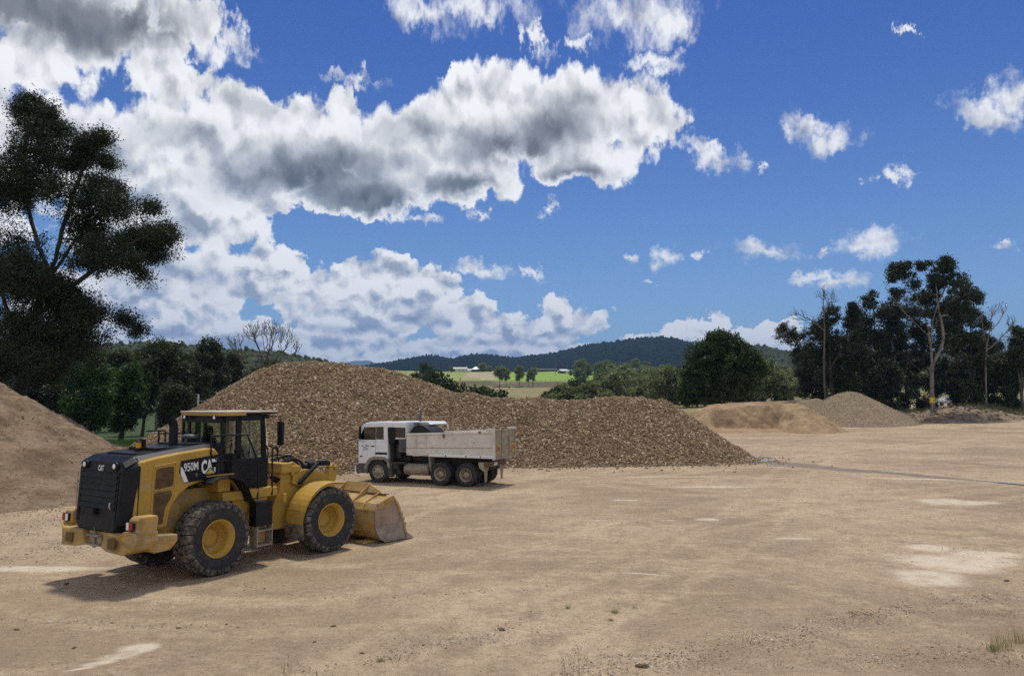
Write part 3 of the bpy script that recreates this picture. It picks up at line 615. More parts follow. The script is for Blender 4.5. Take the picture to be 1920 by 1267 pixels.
def wood(name, N, par, tips, r0, m, parent, rmin=0.012, pw=0.5, flare=1.25):
    cnt = np.zeros(len(N)); cnt[tips] = 1
    ch = np.bincount(par[1:], minlength=len(N)); cnt[(ch == 0) & (cnt == 0)] = 1
    for i in range(len(N) - 1, 0, -1): cnt[par[i]] += cnt[i]
    rad = rmin + (r0 - rmin) * (cnt / cnt[0]) ** pw
    z0 = N[0, 2]; rad = rad * (1 + (flare - 1) * np.exp(-(N[:, 2] - z0) / 0.7) * (cnt / cnt[0] > .6))
    V, Fc = [], []; off = 0; e = np.arange(1, len(N)); a, b = N[par[e]], N[e]; ra, rb = rad[par[e]], rad[e]; ra = np.minimum(ra, np.maximum(rb * 1.6, rb + .012))
    for k, msk in ((9, rb > r0 * .30), (5, (rb <= r0 * .30) & (rb > .03)), (3, (rb <= r0 * .30) & (rb <= .03))):
        if not msk.any(): continue
        A, B, RA, RB_ = a[msk], b[msk], ra[msk], rb[msk]; D = B - A; ln = np.linalg.norm(D, axis=1)[:, None] + 1e-9; D = D / ln
        ref = np.where(np.abs(D[:, 2:3]) < .9, np.array([[0, 0, 1.]]), np.array([[1., 0, 0]])); U = np.cross(D, ref); U /= np.linalg.norm(U, axis=1)[:, None]; W = np.cross(D, U)
        th = np.arange(k) * 2 * math.pi / k; circ = U[:, None] * np.cos(th)[None, :, None] + W[:, None] * np.sin(th)[None, :, None]
        lo = A[:, None] - D[:, None] * RA[:, None, None] * .3 + circ * RA[:, None, None]; hi = B[:, None] + D[:, None] * RB_[:, None, None] * .3 + circ * RB_[:, None, None]
        vv = np.concatenate([lo, hi], 1).reshape(-1, 3); o_ = off + np.arange(len(A))[:, None] * 2 * k; kk = np.arange(k)
        Fc.append(np.stack([o_ + kk, o_ + (kk + 1) % k, o_ + k + (kk + 1) % k, o_ + k + kk], -1).reshape(-1, 4)); V.append(vv); off += len(vv)
    return np_mesh(name, np.concatenate(V), [np.concatenate(Fc)], m, True, parent)
def leaves(name, C, per, sig, L, W, rng, m, parent, droop=0.5, flat=1.0):
    n = len(C) * per; c = np.repeat(C, per, 0) + rng.normal(size=(n, 3)) * np.array(sig) * rng.uniform(.5, 1.15, (len(C), 1)).repeat(per, 0)
    d = rng.normal(size=(n, 3)); d[:, 2] -= droop; d /= np.linalg.norm(d, axis=1)[:, None]
    s = np.cross(d, rng.normal(size=(n, 3))); s /= np.linalg.norm(s, axis=1)[:, None]
    l = L * rng.uniform(.6, 1.3, (n, 1)); w = W * rng.uniform(.6, 1.3, (n, 1))
    V = np.stack([c, c + d * l * .45 + s * w, c + d * l, c + d * l * .45 - s * w], 1).reshape(-1, 3)
    return np_mesh(name, V, np.arange(n * 4).reshape(-1, 4), m, False, parent)
def tree(name, base, trunks, blobs, n_tips, per, r0, bm_, lm_, rng, leaf=(.16,.05), sig=(.4,.4,.3), label=None, group=None, cat='tree', droop=.5, step=.45, bare=0, pw=.5, rmin=.012, split=3, sub=.62):
    """base in world; all the rest in coordinates relative to the base"""
    e = empty(name, base, 0, label, cat, group)
    if bare < 1 and split:                                   # each part of the crown breaks up into uneven clumps
        nb = []
        for c, r_, w in blobs:
            for _ in range(split):
                d = rng.normal(size=3); d *= rng.random() ** .4 / np.linalg.norm(d); f = rng.uniform(.6, 1.3) * sub
                m_ = (float(np.mean(r_)) * .5 + np.array(r_) * .5) * f; nb.append((np.array(c) + d * np.array(r_) * .85, m_, w * f))
        blobs = nb
    N, par, tips = grow(trunks, blobs, n_tips, rng, step, asc=1.05 if bare >= 1 else .35)
    if bare < 1: leaves('crown', N[tips[rng.random(len(tips)) >= bare]], per, sig, leaf[0], leaf[1], rng, lm_, e, droop)
    wood('trunk', N, par, tips, r0, bm_, e, rmin=rmin, pw=pw)
    return e
def rel(px, py, D, base): p = at(px, py, D); return (p.x - base[0], p.y - base[1], p.z - base[2])
def pxtree(name, D, bpx, trunks, blobs, zb=None, **kw):
    """trunks [[(px,py,dD)...]], blobs [(px,py,rx,ry,dD,weight)] in photo measures at distance D, turned into metres"""
    b = at(bpx, 700, D); zb = float(ground_z(b.x, D)) if zb is None else zb; base = (b.x, D, zb - .15); k = D / F_PX
    tr = [[(rel(p[0], p[1], D + p[2], base) if p[1] is not None else (rel(p[0], 700, D + p[2], base)[0], p[2], 0.0)) for p in t] for t in trunks]
    bl = [(np.array(rel(x, y, D + d, base)), np.array([rx * k, max(rx, ry) * k * .85, ry * k]), w) for x, y, rx, ry, d, w in blobs]
    return tree(name, base, tr, bl, **kw)
rg = np.random.default_rng
# --- the great eucalypt on the left, and a second trunk further left
pxtree('eucalyptus_tree', 42, 30, [[(30,None,0),(42,690,0),(62,600,-.5),(95,520,0),(150,440,0),(190,395,0)],[(95,520,0),(60,420,1),(45,330,1),(50,250,1)],[(62,600,0),(130,540,-1),(210,480,-1),(270,445,-1)],
    [(42,690,0),(110,640,1),(170,610,0),(225,590,0)],[(95,520,0),(120,420,0),(150,330,0),(165,270,0)],[(42,690,0),(20,600,-1),(-20,480,0),(-40,350,0)]],
  [(40,240,55,50,0,2.2),(150,262,48,26,0,1.1),(90,320,75,50,0,2.6),(170,330,40,30,1,.6),(20,350,70,70,1,2.2),(120,400,80,50,0,2.4),(225,400,55,26,0,1.4),(240,440,75,22,-1,2.0),(300,437,25,14,-1,.6),(180,480,90,38,0,2.6),
   (245,505,35,22,-1,.7),(60,490,90,60,0,2.6),(100,560,90,35,0,2.0),(190,595,60,24,0,1.5),(235,600,24,20,0,.4),(80,640,110,50,0,3.0),(150,650,50,30,0,1.0),(-60,400,90,160,0,3.5),(-40,620,100,80,0,2.5),(40,520,70,50,-2,2.4),(60,590,70,40,-2,2.2),(40,680,80,30,-2,2.0),(125,540,50,30,-1,1.2),(95,215,26,14,0,.5),(60,195,22,12,0,.5),(190,262,20,10,0,.4),(215,345,18,16,0,.4),(200,300,14,12,0,.25),(318,436,16,8,0,.35),(285,480,14,14,0,.25),(280,385,14,10,0,.3),(250,620,14,10,0,.25),(120,240,20,14,0,.4),(150,300,24,20,0,.5)],
  n_tips=3300, per=88, bare=.12, sub=.75, split=2, r0=.36, bm_=bark_dark, lm_=lf_dark, rng=rg(1), leaf=(.135,.032), sig=(.31,.31,.25), label='huge dark spreading eucalyptus tree at the left edge of the photo', step=.5, pw=.60, zb=-1.0)
# --- wooded gully behind the left bank: each tree grown on its own
def gumtree(name, px, D, top, w, crown_bottom, lab, lm_, bm_, seed, tips=190, per=46, sig=None, lean=0.0, r0=.2, group=None, dens=1.0, leaf=(.30,.09), fork=True, zb=None):
    r_ = rg(seed); b = at(px, 700, D); zb_ = float(ground_z(b.x, D)) if zb is None else zb; k = D / F_PX
    pb = HOR + (CAM_H - zb_) / k; H = pb - top; cb = crown_bottom
    tr = [[(px,None,0),(px+lean*.3*w+r_.uniform(-3,3),pb-H*.3,0),(px+lean*.6*w,pb-H*.6,0),(px+lean*w,pb-H*.85,0)]]
    if fork:
        for s in (-1, 1): tr.append([(px+lean*.3*w,pb-H*r_.uniform(.25,.4),0),(px+s*w*.35,pb-H*.62,r_.uniform(-1,1)),(px+s*w*.6,pb-H*.8,r_.uniform(-1,1))])
    bl = []; cx = px + lean * w * .6
    for i in range(9):
        f = i / 8; y = top + (cb - top) * (0.06 + .86 * f) ; ww = w * (0.30 + .75 * math.sin(math.pi * (0.18 + .62 * f)))
        for s in ((-1, 1) if i % 2 else (0, r_.choice([-1, 1]))):
            bl.append((cx + s * ww * r_.uniform(.35, .6), y + r_.uniform(-.05, .05) * (cb - top), ww * r_.uniform(.30, .5), (cb - top) * r_.uniform(.08, .13), r_.uniform(-.5, .5) * w * k, ww))
    return pxtree(name, D, px, tr, bl, n_tips=tips, per=per, r0=r0, bm_=bm_, lm_=lm_, rng=r_, leaf=leaf, sig=sig or (.45,.45,.32), label=lab, group=group, zb=zb)
LEFT = [ # px, D, top, half width, crown bottom, label, leaves, bark, lean
 (165,74,665,48,806,'bushy bright green young tree in the gully left of the pale forked gum',lf_bright,bark_dark,0),
 (230,96,655,40,790,'tall dark gully tree just right of the big eucalyptus',lf_dark,bark_dark,.1),
 (297,84,642,52,735,'slender gum tree with a pale forked trunk behind the loader',lf_mid,bark_pale,0),
 (232,80,690,34,800,'leafy green tree crowding the pale forked gum on its left',lf_bright,bark_dark,0),
 (350,92,662,44,780,'round-topped olive tree right of the pale forked gum',lf_mid,bark_dark,0),
 (395,98,645,40,790,'dark gully tree with a flat uneven top left of the bare tree',lf_dark,bark_dark,-.1),
 (440,104,672,38,790,'dark tree standing behind the foot of the bare tree',lf_dark,bark_dark,0),
 (330,78,720,30,806,'low bushy tree between the loader exhaust and the rock pile',lf_mid,bark_dark,0),
 (120,90,680,50,800,'shadowy tree low beneath the big eucalyptus crown',lf_dark,bark_dark,0),
 (75,84,690,50,800,'dark undergrowth tree behind the crest of the earth bank',lf_dark,bark_dark,0),
 (270,112,650,44,780,'hazy dark tree deep in the gully behind the pale gum',lf_dark,bark_dark,0),
 (375,118,668,44,780,'distant dark tree deep in the gully behind the olive tree',lf_mid,bark_mid,0),
 (500,118,676,40,770,'dull green tree half hidden by the rock pile below the bare tree',lf_mid,bark_mid,0),
 (190,120,668,48,780,'far gully tree glimpsed beneath the big eucalyptus branches',lf_dark,bark_dark,0),
 (20,96,670,60,800,'dark tree mass behind the bank at the very left',lf_dark,bark_dark,0),
 (415,86,735,26,800,'small dark tree at the left foot of the rock pile',lf_dark,bark_dark,0),
]
for i, (px, D, tp, w, cb, lab, lm_, bk, ln) in enumerate(LEFT):
    gumtree('gully_tree', px, D, tp, w, cb, lab, lm_, bk, 100 + i, tips=330, per=56, lean=ln, group='trees in the gully behind the loader', r0=.22 if bk is not bark_pale else .2, leaf=(.26,.085), sig=(.38,.38,.28))
# the bare tree above the rock pile
pxtree('bare_tree', 90, 492, [[(500,None,0),(498,720,0),(490,670,0),(478,635,0),(470,612,0)],[(498,700,0),(505,650,0),(512,610,0)],[(498,720,0),(462,690,0),(440,650,0),(432,635,0)],[(505,690,0),(530,660,0),(548,630,0)],[(495,740,0),(455,715,0),(425,680,0)],[(510,740,0),(535,690,0),(556,655,0)]],
  [(475,620,26,18,0,1.2),(505,612,30,18,0,1.4),(535,625,24,20,0,1.0),(440,640,18,20,0,.9),(555,645,12,14,0,.5),(455,665,25,12,0,.3),(520,650,30,20,0,.6)],
  n_tips=520, per=1, r0=.20, bm_=bark_mid, lm_=lf_mid, rng=rg(7), bare=1, label='leafless grey tree with fine twigs above the left shoulder of the rock pile', rmin=.018, pw=.62, step=.5)
# --- lone round tree right of centre
pxtree('round_tree', 108, 1352, [[(1352,None,0),(1352,735,0),(1350,690,0),(1355,650,0)],[(1352,735,0),(1330,700,0),(1312,675,0)],[(1352,735,0),(1385,700,0),(1400,680,0)]],
  [(1352,638,34,20,0,2),(1322,662,38,24,0,2.2),(1385,660,38,24,0,2.2),(1350,680,58,30,0,3),(1312,700,36,26,0,2),(1402,695,34,26,0,2.2),(1355,715,62,26,0,2.4),(1303,732,34,18,0,1.4),(1412,680,20,18,0,1.0),(1340,742,50,14,0,1.2),(1400,722,26,16,0,.8),(1292,748,22,12,0,.8)],
  n_tips=1300, per=54, split=0, r0=.28, bm_=bark_mid, lm_=lf_round, rng=rg(8), leaf=(.28,.10), sig=(.34,.34,.24), label='lone dense round-crowned dark green tree right of the rock pile')
# --- clump on the right
pxtree('ragged_tree', 122, 1560, [[(1562,None,0),(1560,730,0),(1556,680,0),(1560,620,0),(1575,575,0)],[(1560,700,0),(1530,650,0),(1495,630,0),(1470,610,0)],[(1558,690,0),(1585,640,0),(1592,590,0),(1600,565,0)],[(1560,660,0),(1545,600,0),(1540,560,0),(1535,545,0)]],
  [(1500,625,34,14,0,1.0),(1470,612,16,9,0,.4),(1530,620,34,22,0,1.6),(1560,600,30,20,0,1.3),(1600,572,19,18,0,1.2),(1590,600,22,14,0,.7),(1570,645,50,24,0,2.0),(1520,665,40,20,0,1.3),(1600,670,30,26,0,1.3),(1550,700,50,26,0,1.8)],
  n_tips=800, per=46, r0=.27, bm_=bark_dark, lm_=lf_dark, rng=rg(9), leaf=(.27,.085), sig=(.30,.30,.22), label='ragged dark eucalyptus with long arching limbs at the left end of the right-hand trees')
pxtree('dead_tree', 120, 1545, [[(1548,None,0),(1545,700,0),(1546,620,0),(1544,570,0),(1546,545,0)],[(1546,620,0),(1520,600,0),(1490,585,0),(1488,575,0)],[(1545,590,0),(1560,560,0),(1562,540,0)],[(1545,640,0),(1500,640,0),(1462,630,0),(1455,612,0)]],
  [(1545,548,20,16,0,1.2),(1495,590,18,14,0,.7),(1560,560,14,16,0,.7),(1465,618,12,12,0,.4),(1520,600,16,14,0,.5)],
  n_tips=190, per=1, r0=.15, bm_=bark_mid, lm_=lf_mid, rng=rg(10), bare=1, label='dead leafless tree poking above the ragged eucalyptus', rmin=.022, pw=.62)
bark_grey = mat('grey_bark', (0.17, 0.145, 0.125), 0.9, var=0.4, vscale=0.9, bump=0.4, bscale=7)
TALL = pxtree('tall_gum_tree', 116, 1748, [[(1746,None,0),(1747,720,0),(1747,670,0),(1742,630,0),(1736,600,0),(1720,560,0),(1705,520,0)],[(1747,690,0),(1765,650,0),(1768,620,0),(1758,570,0),(1755,520,0)],[(1742,640,0),(1752,590,0),(1772,540,0),(1785,515,0)],[(1746,710,0),(1720,690,0),(1700,670,0)],[(1742,630,0),(1700,590,0),(1675,560,0),(1660,540,0)],[(1747,760,0),(1725,745,0),(1700,720,0),(1695,700,0)]],
  [(1690,500,20,13,0,1.2),(1675,515,12,14,0,.5),(1700,525,22,16,0,.9),(1682,548,16,10,0,.5),(1730,498,16,12,0,.6),(1770,498,24,14,0,1.4),(1750,525,24,16,1,1.2),(1788,528,26,18,0,1.5),(1815,545,20,14,0,.9),(1832,560,14,9,0,.5),(1750,560,26,18,1,1.2),(1790,570,34,22,1,1.8),(1725,580,18,12,0,.5),(1815,590,24,18,1,1.1),(1770,610,34,18,2,1.2)],
  n_tips=850, per=44, sub=.7, r0=.30, bm_=bark_grey, lm_=lf_dark, rng=rg(11), leaf=(.27,.085), sig=(.32,.32,.23), label='tallest gum tree with a pale forked trunk behind the yellow sign', pw=.62, zb=0.9)
RIGHT = [
 (1640,132,565,44,770,'dark tree between the ragged eucalyptus and the tallest gum',lf_dark,bark_dark,0),
 (1668,128,568,40,770,'broad dark tree left of the tallest gum trunk',lf_dark,bark_dark,0),
 (1700,136,560,46,770,'dense dark tree close behind the tallest gum on its left',lf_dark,bark_dark,0),
 (1790,134,545,48,770,'dense dark tree close behind the tallest gum on its right',lf_dark,bark_dark,.1),
 (1820,128,590,42,775,'full dark green tree right of the white vehicle',lf_mid,bark_dark,0),
 (1850,136,640,40,772,'lower rounded dark tree near the right end of the clump',lf_dark,bark_dark,0),
 (1885,130,665,34,770,'small rounded green tree at the right end of the clump',lf_mid,bark_dark,0),
 (1610,136,620,40,765,'dull dark tree right behind the ragged eucalyptus',lf_dark,bark_dark,0),
 (1745,142,600,50,770,'dark tree filling the gap behind the yellow sign',lf_dark,bark_dark,0),
 (1525,134,660,40,760,'low dark scrub tree at the left foot of the ragged eucalyptus',lf_dark,bark_dark,0),
 (1580,124,668,36,762,'low leafy tree above the gravel pile',lf_mid,bark_dark,0),
 (1660,122,690,34,776,'low dark thicket tree behind the gravel pile crest',lf_dark,bark_dark,0),
 (1915,128,618,26,700,'brownish thin-topped gum tree cut by the right edge of the photo',lf_mid,bark_mid,0),
 (1965,132,650,30,760,'dark tree just past the right edge of the photo',lf_dark,bark_dark,0),
]
for i, (px, D, tp, w, cb, lab, lm_, bk, ln) in enumerate(RIGHT):
    gumtree('clump_tree', px, D, tp - (16 if px < 1880 else 0), w, cb, lab, lm_, bk, 200 + i, tips=330, per=56, lean=ln, group='trees in the right-hand clump', r0=.26, leaf=(.32,.11), sig=(.42,.42,.30), zb=.2)
pxtree('dead_tree', 126, 1850, [[(1846,None,0),(1848,680,0),(1852,640,0),(1858,600,0),(1862,575,0)],[(1850,660,0),(1875,635,0),(1895,612,0),(1902,595,0)],[(1852,650,0),(1842,610,0),(1838,585,0)],[(1855,625,0),(1875,600,0),(1888,570,0)]],
  [(1865,580,14,14,0,.8),(1895,600,12,12,0,.8),(1880,575,14,12,0,.7),(1840,585,10,14,0,.6),(1885,630,18,10,0,.5)],
  n_tips=200, per=1, r0=.15, bm_=bark_grey, lm_=lf_mid, rng=rg(12), bare=1, label='dead pale tree with crooked bare limbs right of the tallest gum', rmin=.022, pw=.62)
# --- field trees, copses and farm trees far off: a small stock of grown trees, copied
STOCK = []
def stock(kind, H, w, c0, seed, lm_, bm_, tips, per, leaf, sig):
    r_ = rg(seed); bl = []; tr = [[(0,0,0),(.1,0,H*.35),(-.1,.1,H*.6),(.1,0,H*.82)],[(.1,0,H*.35),(w*.4,.2,H*.6),(w*.6,.2,H*.75)],[(0,0,H*.3),(-w*.4,-.2,H*.6),(-w*.55,.2,H*.78)]]
    for i in range(12):
        f = i / 11; z = H * (c0 + (1 - c0) * f * .93); ww = w * (.35 + .7 * math.sin(math.pi * (.15 + .72 * (1 - f)))); a = r_.uniform(0, 6.28)
        bl.append((np.array([math.cos(a)*ww*.45, math.sin(a)*ww*.45, z]), np.array([ww*.55, ww*.55, H*.10]), ww))
    e = empty('field_tree', (0,0,0)); N, par, tp = grow(tr, bl, tips, r_, .6)
    leaves('crown', N[tp], per, sig, leaf[0], leaf[1], r_, lm_, e, .4); wood('trunk', N, par, tp, .24, bm_, e, rmin=.03)
    e['_k'] = kind; STOCK.append(e); return e
S_GUM = stock('gum', 14, 4.6, .45, 301, lf_grey, bark_mid, 120, 26, (.75,.26), (.7,.7,.5))
S_GUM2 = stock('gum', 14, 4.0, .40, 302, lf_far, bark_pale, 120, 26, (.75,.26), (.7,.7,.5))
S_RND = stock('round', 12, 6.0, .16, 303, lf_far, bark_mid, 160, 30, (.85,.32), (.8,.8,.6))
S_RND2 = stock('round', 12, 6.2, .12, 304, lf_grey, bark_mid, 160, 30, (.85,.32), (.8,.8,.6))
S_DRK = stock('dark', 12, 5.0, .10, 305, lf_mid, bark_dark, 150, 30, (.75,.30), (.7,.7,.55))
S_BSH = stock('bush', 5, 4.5, .05, 306, lf_mid, bark_dark, 120, 34, (.45,.18), (.5,.5,.35))
USED = set()
def put(src, px, D, H, h0, lab, name='field_tree', cat='tree', group=None, rz=None, wide=1.0, zoff=0.0):
    b = at(px, 700, D); z = float(ground_z(b.x, D)); s = H / h0
    if id(src) not in USED: o = src; USED.add(id(src))
    else:
        o = src.copy(); COL.objects.link(o)
        for c in list(src.children): d = c.copy(); COL.objects.link(d); d.parent = o
    o.name = name; o.location = (b.x, D, z - .1 + zoff); o.scale = (s * wide, s * wide, s); o.rotation_euler = (0, 0, rz if rz is not None else (px * 1.7) % 6.28)
    if '_k' in o: del o['_k']
    return tag(o, lab, cat, group)
G5 = 'five slender gum trees on the paddock'
for px, tp, pb, lab, sc in ((937,687,726,'leftmost of the five slender paddock gums, broad topped',1.1),(949,692,727,'second of the five paddock gums, leaning against its left neighbour',.9),(974,690,728,'middle paddock gum with a full round crown',1.1),(991,700,727,'shortest thin paddock gum right of the middle one',.7),(999,691,727,'rightmost of the five slender paddock gums',.9)):
    put(S_GUM if px % 2 else S_GUM2, px, 520, (pb - tp) * 520 / F_PX, 14, lab, 'paddock_gum', group=G5, wide=.9 * sc)
put(S_DRK, 799, 420, (722 - 671) * 420 / F_PX, 12, 'tall dark pine-like tree on the skyline above the rock pile', 'dark_tree', wide=.85)
put(S_DRK, 784, 300, 9.5, 12, 'dark spreading tree in front of the tall skyline tree', 'dark_tree', wide=1.0)
for px, D, H, lab in ((845,800,6.5,'small dark tree left of the long farm shed'),(874,835,6.0,'small tree peeping behind the right end of the farm shed'),(906,815,9.5,'wide yellow-green tree right of the white-roofed house'),(918,810,6.0,'low tree beside the wide yellow-green farm tree'),(724,500,7.0,'small tree beside the pole on the skyline'),
    (1086,640,15.5,'tallest rounded tree by the right-hand farmhouse'),(1100,650,11.5,'brown-green tree just right of the tallest farmhouse tree'),(1093,600,7.0,'small light green tree below the tallest farmhouse tree'),(1123,650,13,'rounded grey-green tree right of the farmhouse trees'),(1147,650,12.5,'broad tree where the green paddock meets the woods'),(1189,700,15.5,'tree standing up from the top edge of the woods'),(1210,720,13,'second tree standing up from the woods, further right'),(1070,700,5,'light green bush beside the slanted farm roof')):
    put(S_RND if (px // 3) % 2 else S_RND2, px, D, H, 12, lab, 'farm_tree', wide=1.15 if 'wide' in lab else .85)
BD = 'dark bushes behind the rock pile'
for px, D, H, w, lab in ((897,150,6.8,1.2,'large dark bush behind the dip of the rock pile'),(915,152,6.6,1.1,'dark bush joined to the right of the large one'),(930,150,4.8,1.1,'low dark bush right of the large pair'),(945,148,3.9,1.0,'rounded dark bush at the end of the row'),(985,148,3.4,1.1,'lone low dark bush showing over the rock pile crest'),(838,150,8.2,.7,'spiky dark shrub above the right slope of the rock pile'),(852,150,7.3,.6,'second spiky dark shrub on the slope line'),(862,150,5.8,.7,'small shrub left of the large dark bush'),(802,150,9.8,.7,'thin shrub above the slope below the skyline tree'),(812,150,8.9,.6,'narrow shrub beside the thin one')):
    put(S_BSH, px, D, H, 5, lab, 'dark_bush', 'bush', BD, wide=w)
r_ = random.Random(77); WG = 'green shrubs and trees of the copse behind the rock pile'
k = 0
for i in range(26):
    px = 1018 + i * 4.9 + r_.uniform(-3, 3); D = r_.uniform(165, 240); top = 748 - 36 * math.sin(min(1, max(0, (px - 1005) / 90)) * 1.57) + r_.uniform(0, 12)
    b = at(px, 700, D); z = float(ground_z(b.x, D)); H = 3.85 + D * (748 - top) / F_PX - z
    put([S_BSH, S_DRK, S_RND][i % 3], px, D, max(3.0, H), [5, 12, 12][i % 3], ['low bush', 'dark bushy tree', 'light rounded tree'][i % 3] + ' in the ' + ('left' if px < 1060 else 'middle' if px < 1100 else 'right') + ' part of the copse behind the rock pile crest', 'copse_tree', group=WG, wide=1.0 if i % 3 else .8)
WG2 = 'woodland gums right of the green paddock'
for i in range(150):
    px = r_.uniform(1128, 1500); f = r_.random(); D = 190 + 560 * f ** 1.1
    H = r_.uniform(8, 12.5); b = at(px, 700, D)
    put([S_GUM, S_RND, S_GUM2, S_RND2][i % 4], px, D, H, [14, 12, 14, 12][i % 4], 
        ['slender', 'broad rounded', 'pale-trunked', 'low grey-green'][i % 4] + ' gum ' + ('at the front' if D < 330 else 'in the middle' if D < 520 else 'at the back') + ' of the woodland, ' + ('beside the green paddock' if px < 1215 else 'left of the lone round tree' if px < 1290 else 'behind the lone round tree' if px < 1420 else 'just left of the right-hand clump'), 'woodland_tree', group=WG2, rz=r_.uniform(0, 6.28), wide=r_.uniform(.8, 1.2))
for i in range(34):
    px = r_.uniform(1500, 1900); D = r_.uniform(280, 600)
    put([S_GUM, S_RND, S_GUM2, S_RND2][i % 4], px, D, r_.uniform(9, 13), [14, 12, 14, 12][i % 4], ['slender', 'broad', 'pale-trunked', 'low'][i % 4] + ' distant tree seen in gaps through the ' + ('left' if px < 1640 else 'middle' if px < 1780 else 'right') + ' part of the right-hand clump', 'woodland_tree', group='trees beyond the right-hand clump', rz=r_.uniform(0, 6.28))
# ---------------------------------------------------------------- hills with their forest
def hill(name, crest, D, depth, zb, m, seed, amp=6.0, back=1.0):
    """crest: photo outline at distance D; the slope comes down towards the viewer over `depth` metres"""
    px = np.array([c[0] for c in crest], float); zc = np.array([at(c[0], c[1], D).z for c in crest])
    U = np.linspace(px[0], px[-1], 260); T = np.linspace(-1.0 * back, 1, 60); UU, TT = np.meshgrid(U, T, indexing='ij')
    Yv = D - TT * depth; Yv = np.where(TT < 0, D - TT * depth * 1.5, Yv)
    Xv = (UU - CXP) / F_PX * D * (1 + (Yv / D - 1) * .6); Zc = np.interp(UU, px, zc)
    prof = np.where(TT > 0, 1 - TT ** 1.25, 1 - np.abs(TT) ** 1.5); Zv = zb + (Zc - zb) * prof + fbm(Xv, Yv, depth * .3, 5, seed) * amp * (np.abs(TT) > 0.01) * np.minimum(1, np.abs(TT) * 6)
    idx = np.arange(UU.size).reshape(UU.shape); q = np.stack([idx[:-1, :-1], idx[:-1, 1:], idx[1:, 1:], idx[1:, :-1]], -1).reshape(-1, 4)
    o = np_mesh(name, np.c_[Xv.ravel(), Yv.ravel(), Zv.ravel()], q, m, True); tag(o, kind='structure')
    return Xv, Yv, Zv
hill_m = heap_mat('forest_floor', (0.010, 0.016, 0.009), (0.018, 0.026, 0.012), (0.026, 0.032, 0.016), 0.02, 0.5, 0.05)
crown_m = leaf_mat('forest_crown', (0.010, 0.018, 0.010), (0.024, 0.036, 0.018), 0.0, 0.0)
crown_g = leaf_mat('grey_forest_crown', (0.055, 0.072, 0.038), (0.115, 0.13, 0.065), 0.0, 0.0)
def forest(name, G, n, smin, smax, m, seed, tmax=.95, lab=None, tall=1.0):
    Xv, Yv, Zv = G; rng = np.random.default_rng(seed); a, b = Xv.shape
    i = rng.uniform(0, a - 1.01, n); j = rng.uniform(b * .44, b * tmax - 1.01, n)
    j[: n // 8] = rng.normal(b * .5, .35, n // 8)
    i0, j0 = i.astype(int), j.astype(int); fi, fj = i - i0, j - j0
    def bl(A): return A[i0, j0]*(1-fi)*(1-fj) + A[i0+1, j0]*fi*(1-fj) + A[i0, j0+1]*(1-fi)*fj + A[i0+1, j0+1]*fi*fj
    s = rng.uniform(smin, smax, n); P = np.c_[bl(Xv), bl(Yv), bl(Zv) + s * rng.uniform(.3, 1.3, n) * tall + np.where(np.arange(n) < n // 26, s * rng.uniform(.4, 1.5, n), 0)]
    o = lumps(name, P, s, rng, m, None, .3, (1, 1, .85)); tag(o, lab, 'forest', kind='stuff'); return o
C1 = [(560,700),(640,697),(700,689),(740,682),(768,677.5),(797,671.5),(820,673),(844,677.5),(860,675),(880,671),(910,669.5),(957,675.5),(990,672.5),(1041,667),(1077,657),(1110,650),(1150,645.5),(1180,641),(1209,638),(1241,636),(1274,641),(1303,650),(1340,662),(1400,676),(1480,690),(1560,698)]
G1 = hill('hills', C1, 2600, 1000, 10, hill_m, 91, 10.0)
forest('ridge_forest', G1, 52000, 2.6, 4.8, crown_m, 92, lab='dark forest covering the long blue hill on the horizon')
C2 = [(1290,690),(1340,672),(1380,660),(1410,653.5),(1430,656),(1452,660.5),(1488,667),(1530,668),(1600,664),(1700,668),(1800,666),(1900,664),(2100,668),(2400,690)]
G2 = hill('hills', C2, 1250, 420, 14, hill_m, 93, 5.0)
forest('hillside_forest', G2, 22000, 1.6, 3.2, crown_g, 94, lab='grey-green forest on the hillside behind the right-hand trees')
C3 = [(-700,640),(-300,640),(0,650),(150,655),(205,656),(243,655),(263,650),(300,652),(333,654),(370,660),(400,659),(433,665),(467,665),(520,669),(560,677),(640,694),(690,700)]
G3 = hill('hills', C3, 640, 260, 6, hill_m, 95, 3.0)
forest('hillside_forest', G3, 24000, 1.1, 2.3, crown_g, 96, lab='grey-green forest on the low hill behind the bare tree')
far_m = mat('distant_range', (0.03, 0.045, 0.04), 1.0)
hill('far_hills', [(300,690),(400,688),(560,684),(620,682),(652,679),(663,676.5),(682,676),(688,674.5),(694,676),(706,681),(730,680.5),(760,682),(800,681),(840,678),(860,677),(905,681),(1000,684),(1200,684),(1500,676),(1700,672),(2100,680),(2300,690)], 10500, 2500, 0, far_m, 97, 15.0)
# ---------------------------------------------------------------- wheel loader
yel = mat('loader_yellow', (0.47, 0.285, 0.050), 0.55, var=0.10, vscale=1.5, dust=0.34, coat=0.0, spec=0.3, dustcol=(0.42, 0.31, 0.19), bump=0.03, bscale=12)
yel_w = mat('worn_yellow', (0.43, 0.27, 0.075), 0.65, var=0.22, vscale=2.5, spec=0.25, dust=0.55, dustcol=(0.42, 0.32, 0.22), bump=0.15, bscale=10)
blk = mat('black_paint', (0.008, 0.009, 0.013), 0.45, var=0.2, vscale=2.0, dust=0.06, spec=0.25, dustcol=(0.07, 0.06, 0.05), bump=0.02)
blk_m = mat('black_plastic', (0.012, 0.013, 0.015), 0.6, var=0.2, dust=0.08, spec=0.25, dustcol=(0.09, 0.075, 0.06))
rub = mat('tyre_rubber', (0.030, 0.029, 0.030), 0.8, var=0.25, vscale=4, dust=0.30, dustcol=(0.17, 0.135, 0.10), bump=0.12, bscale=30)
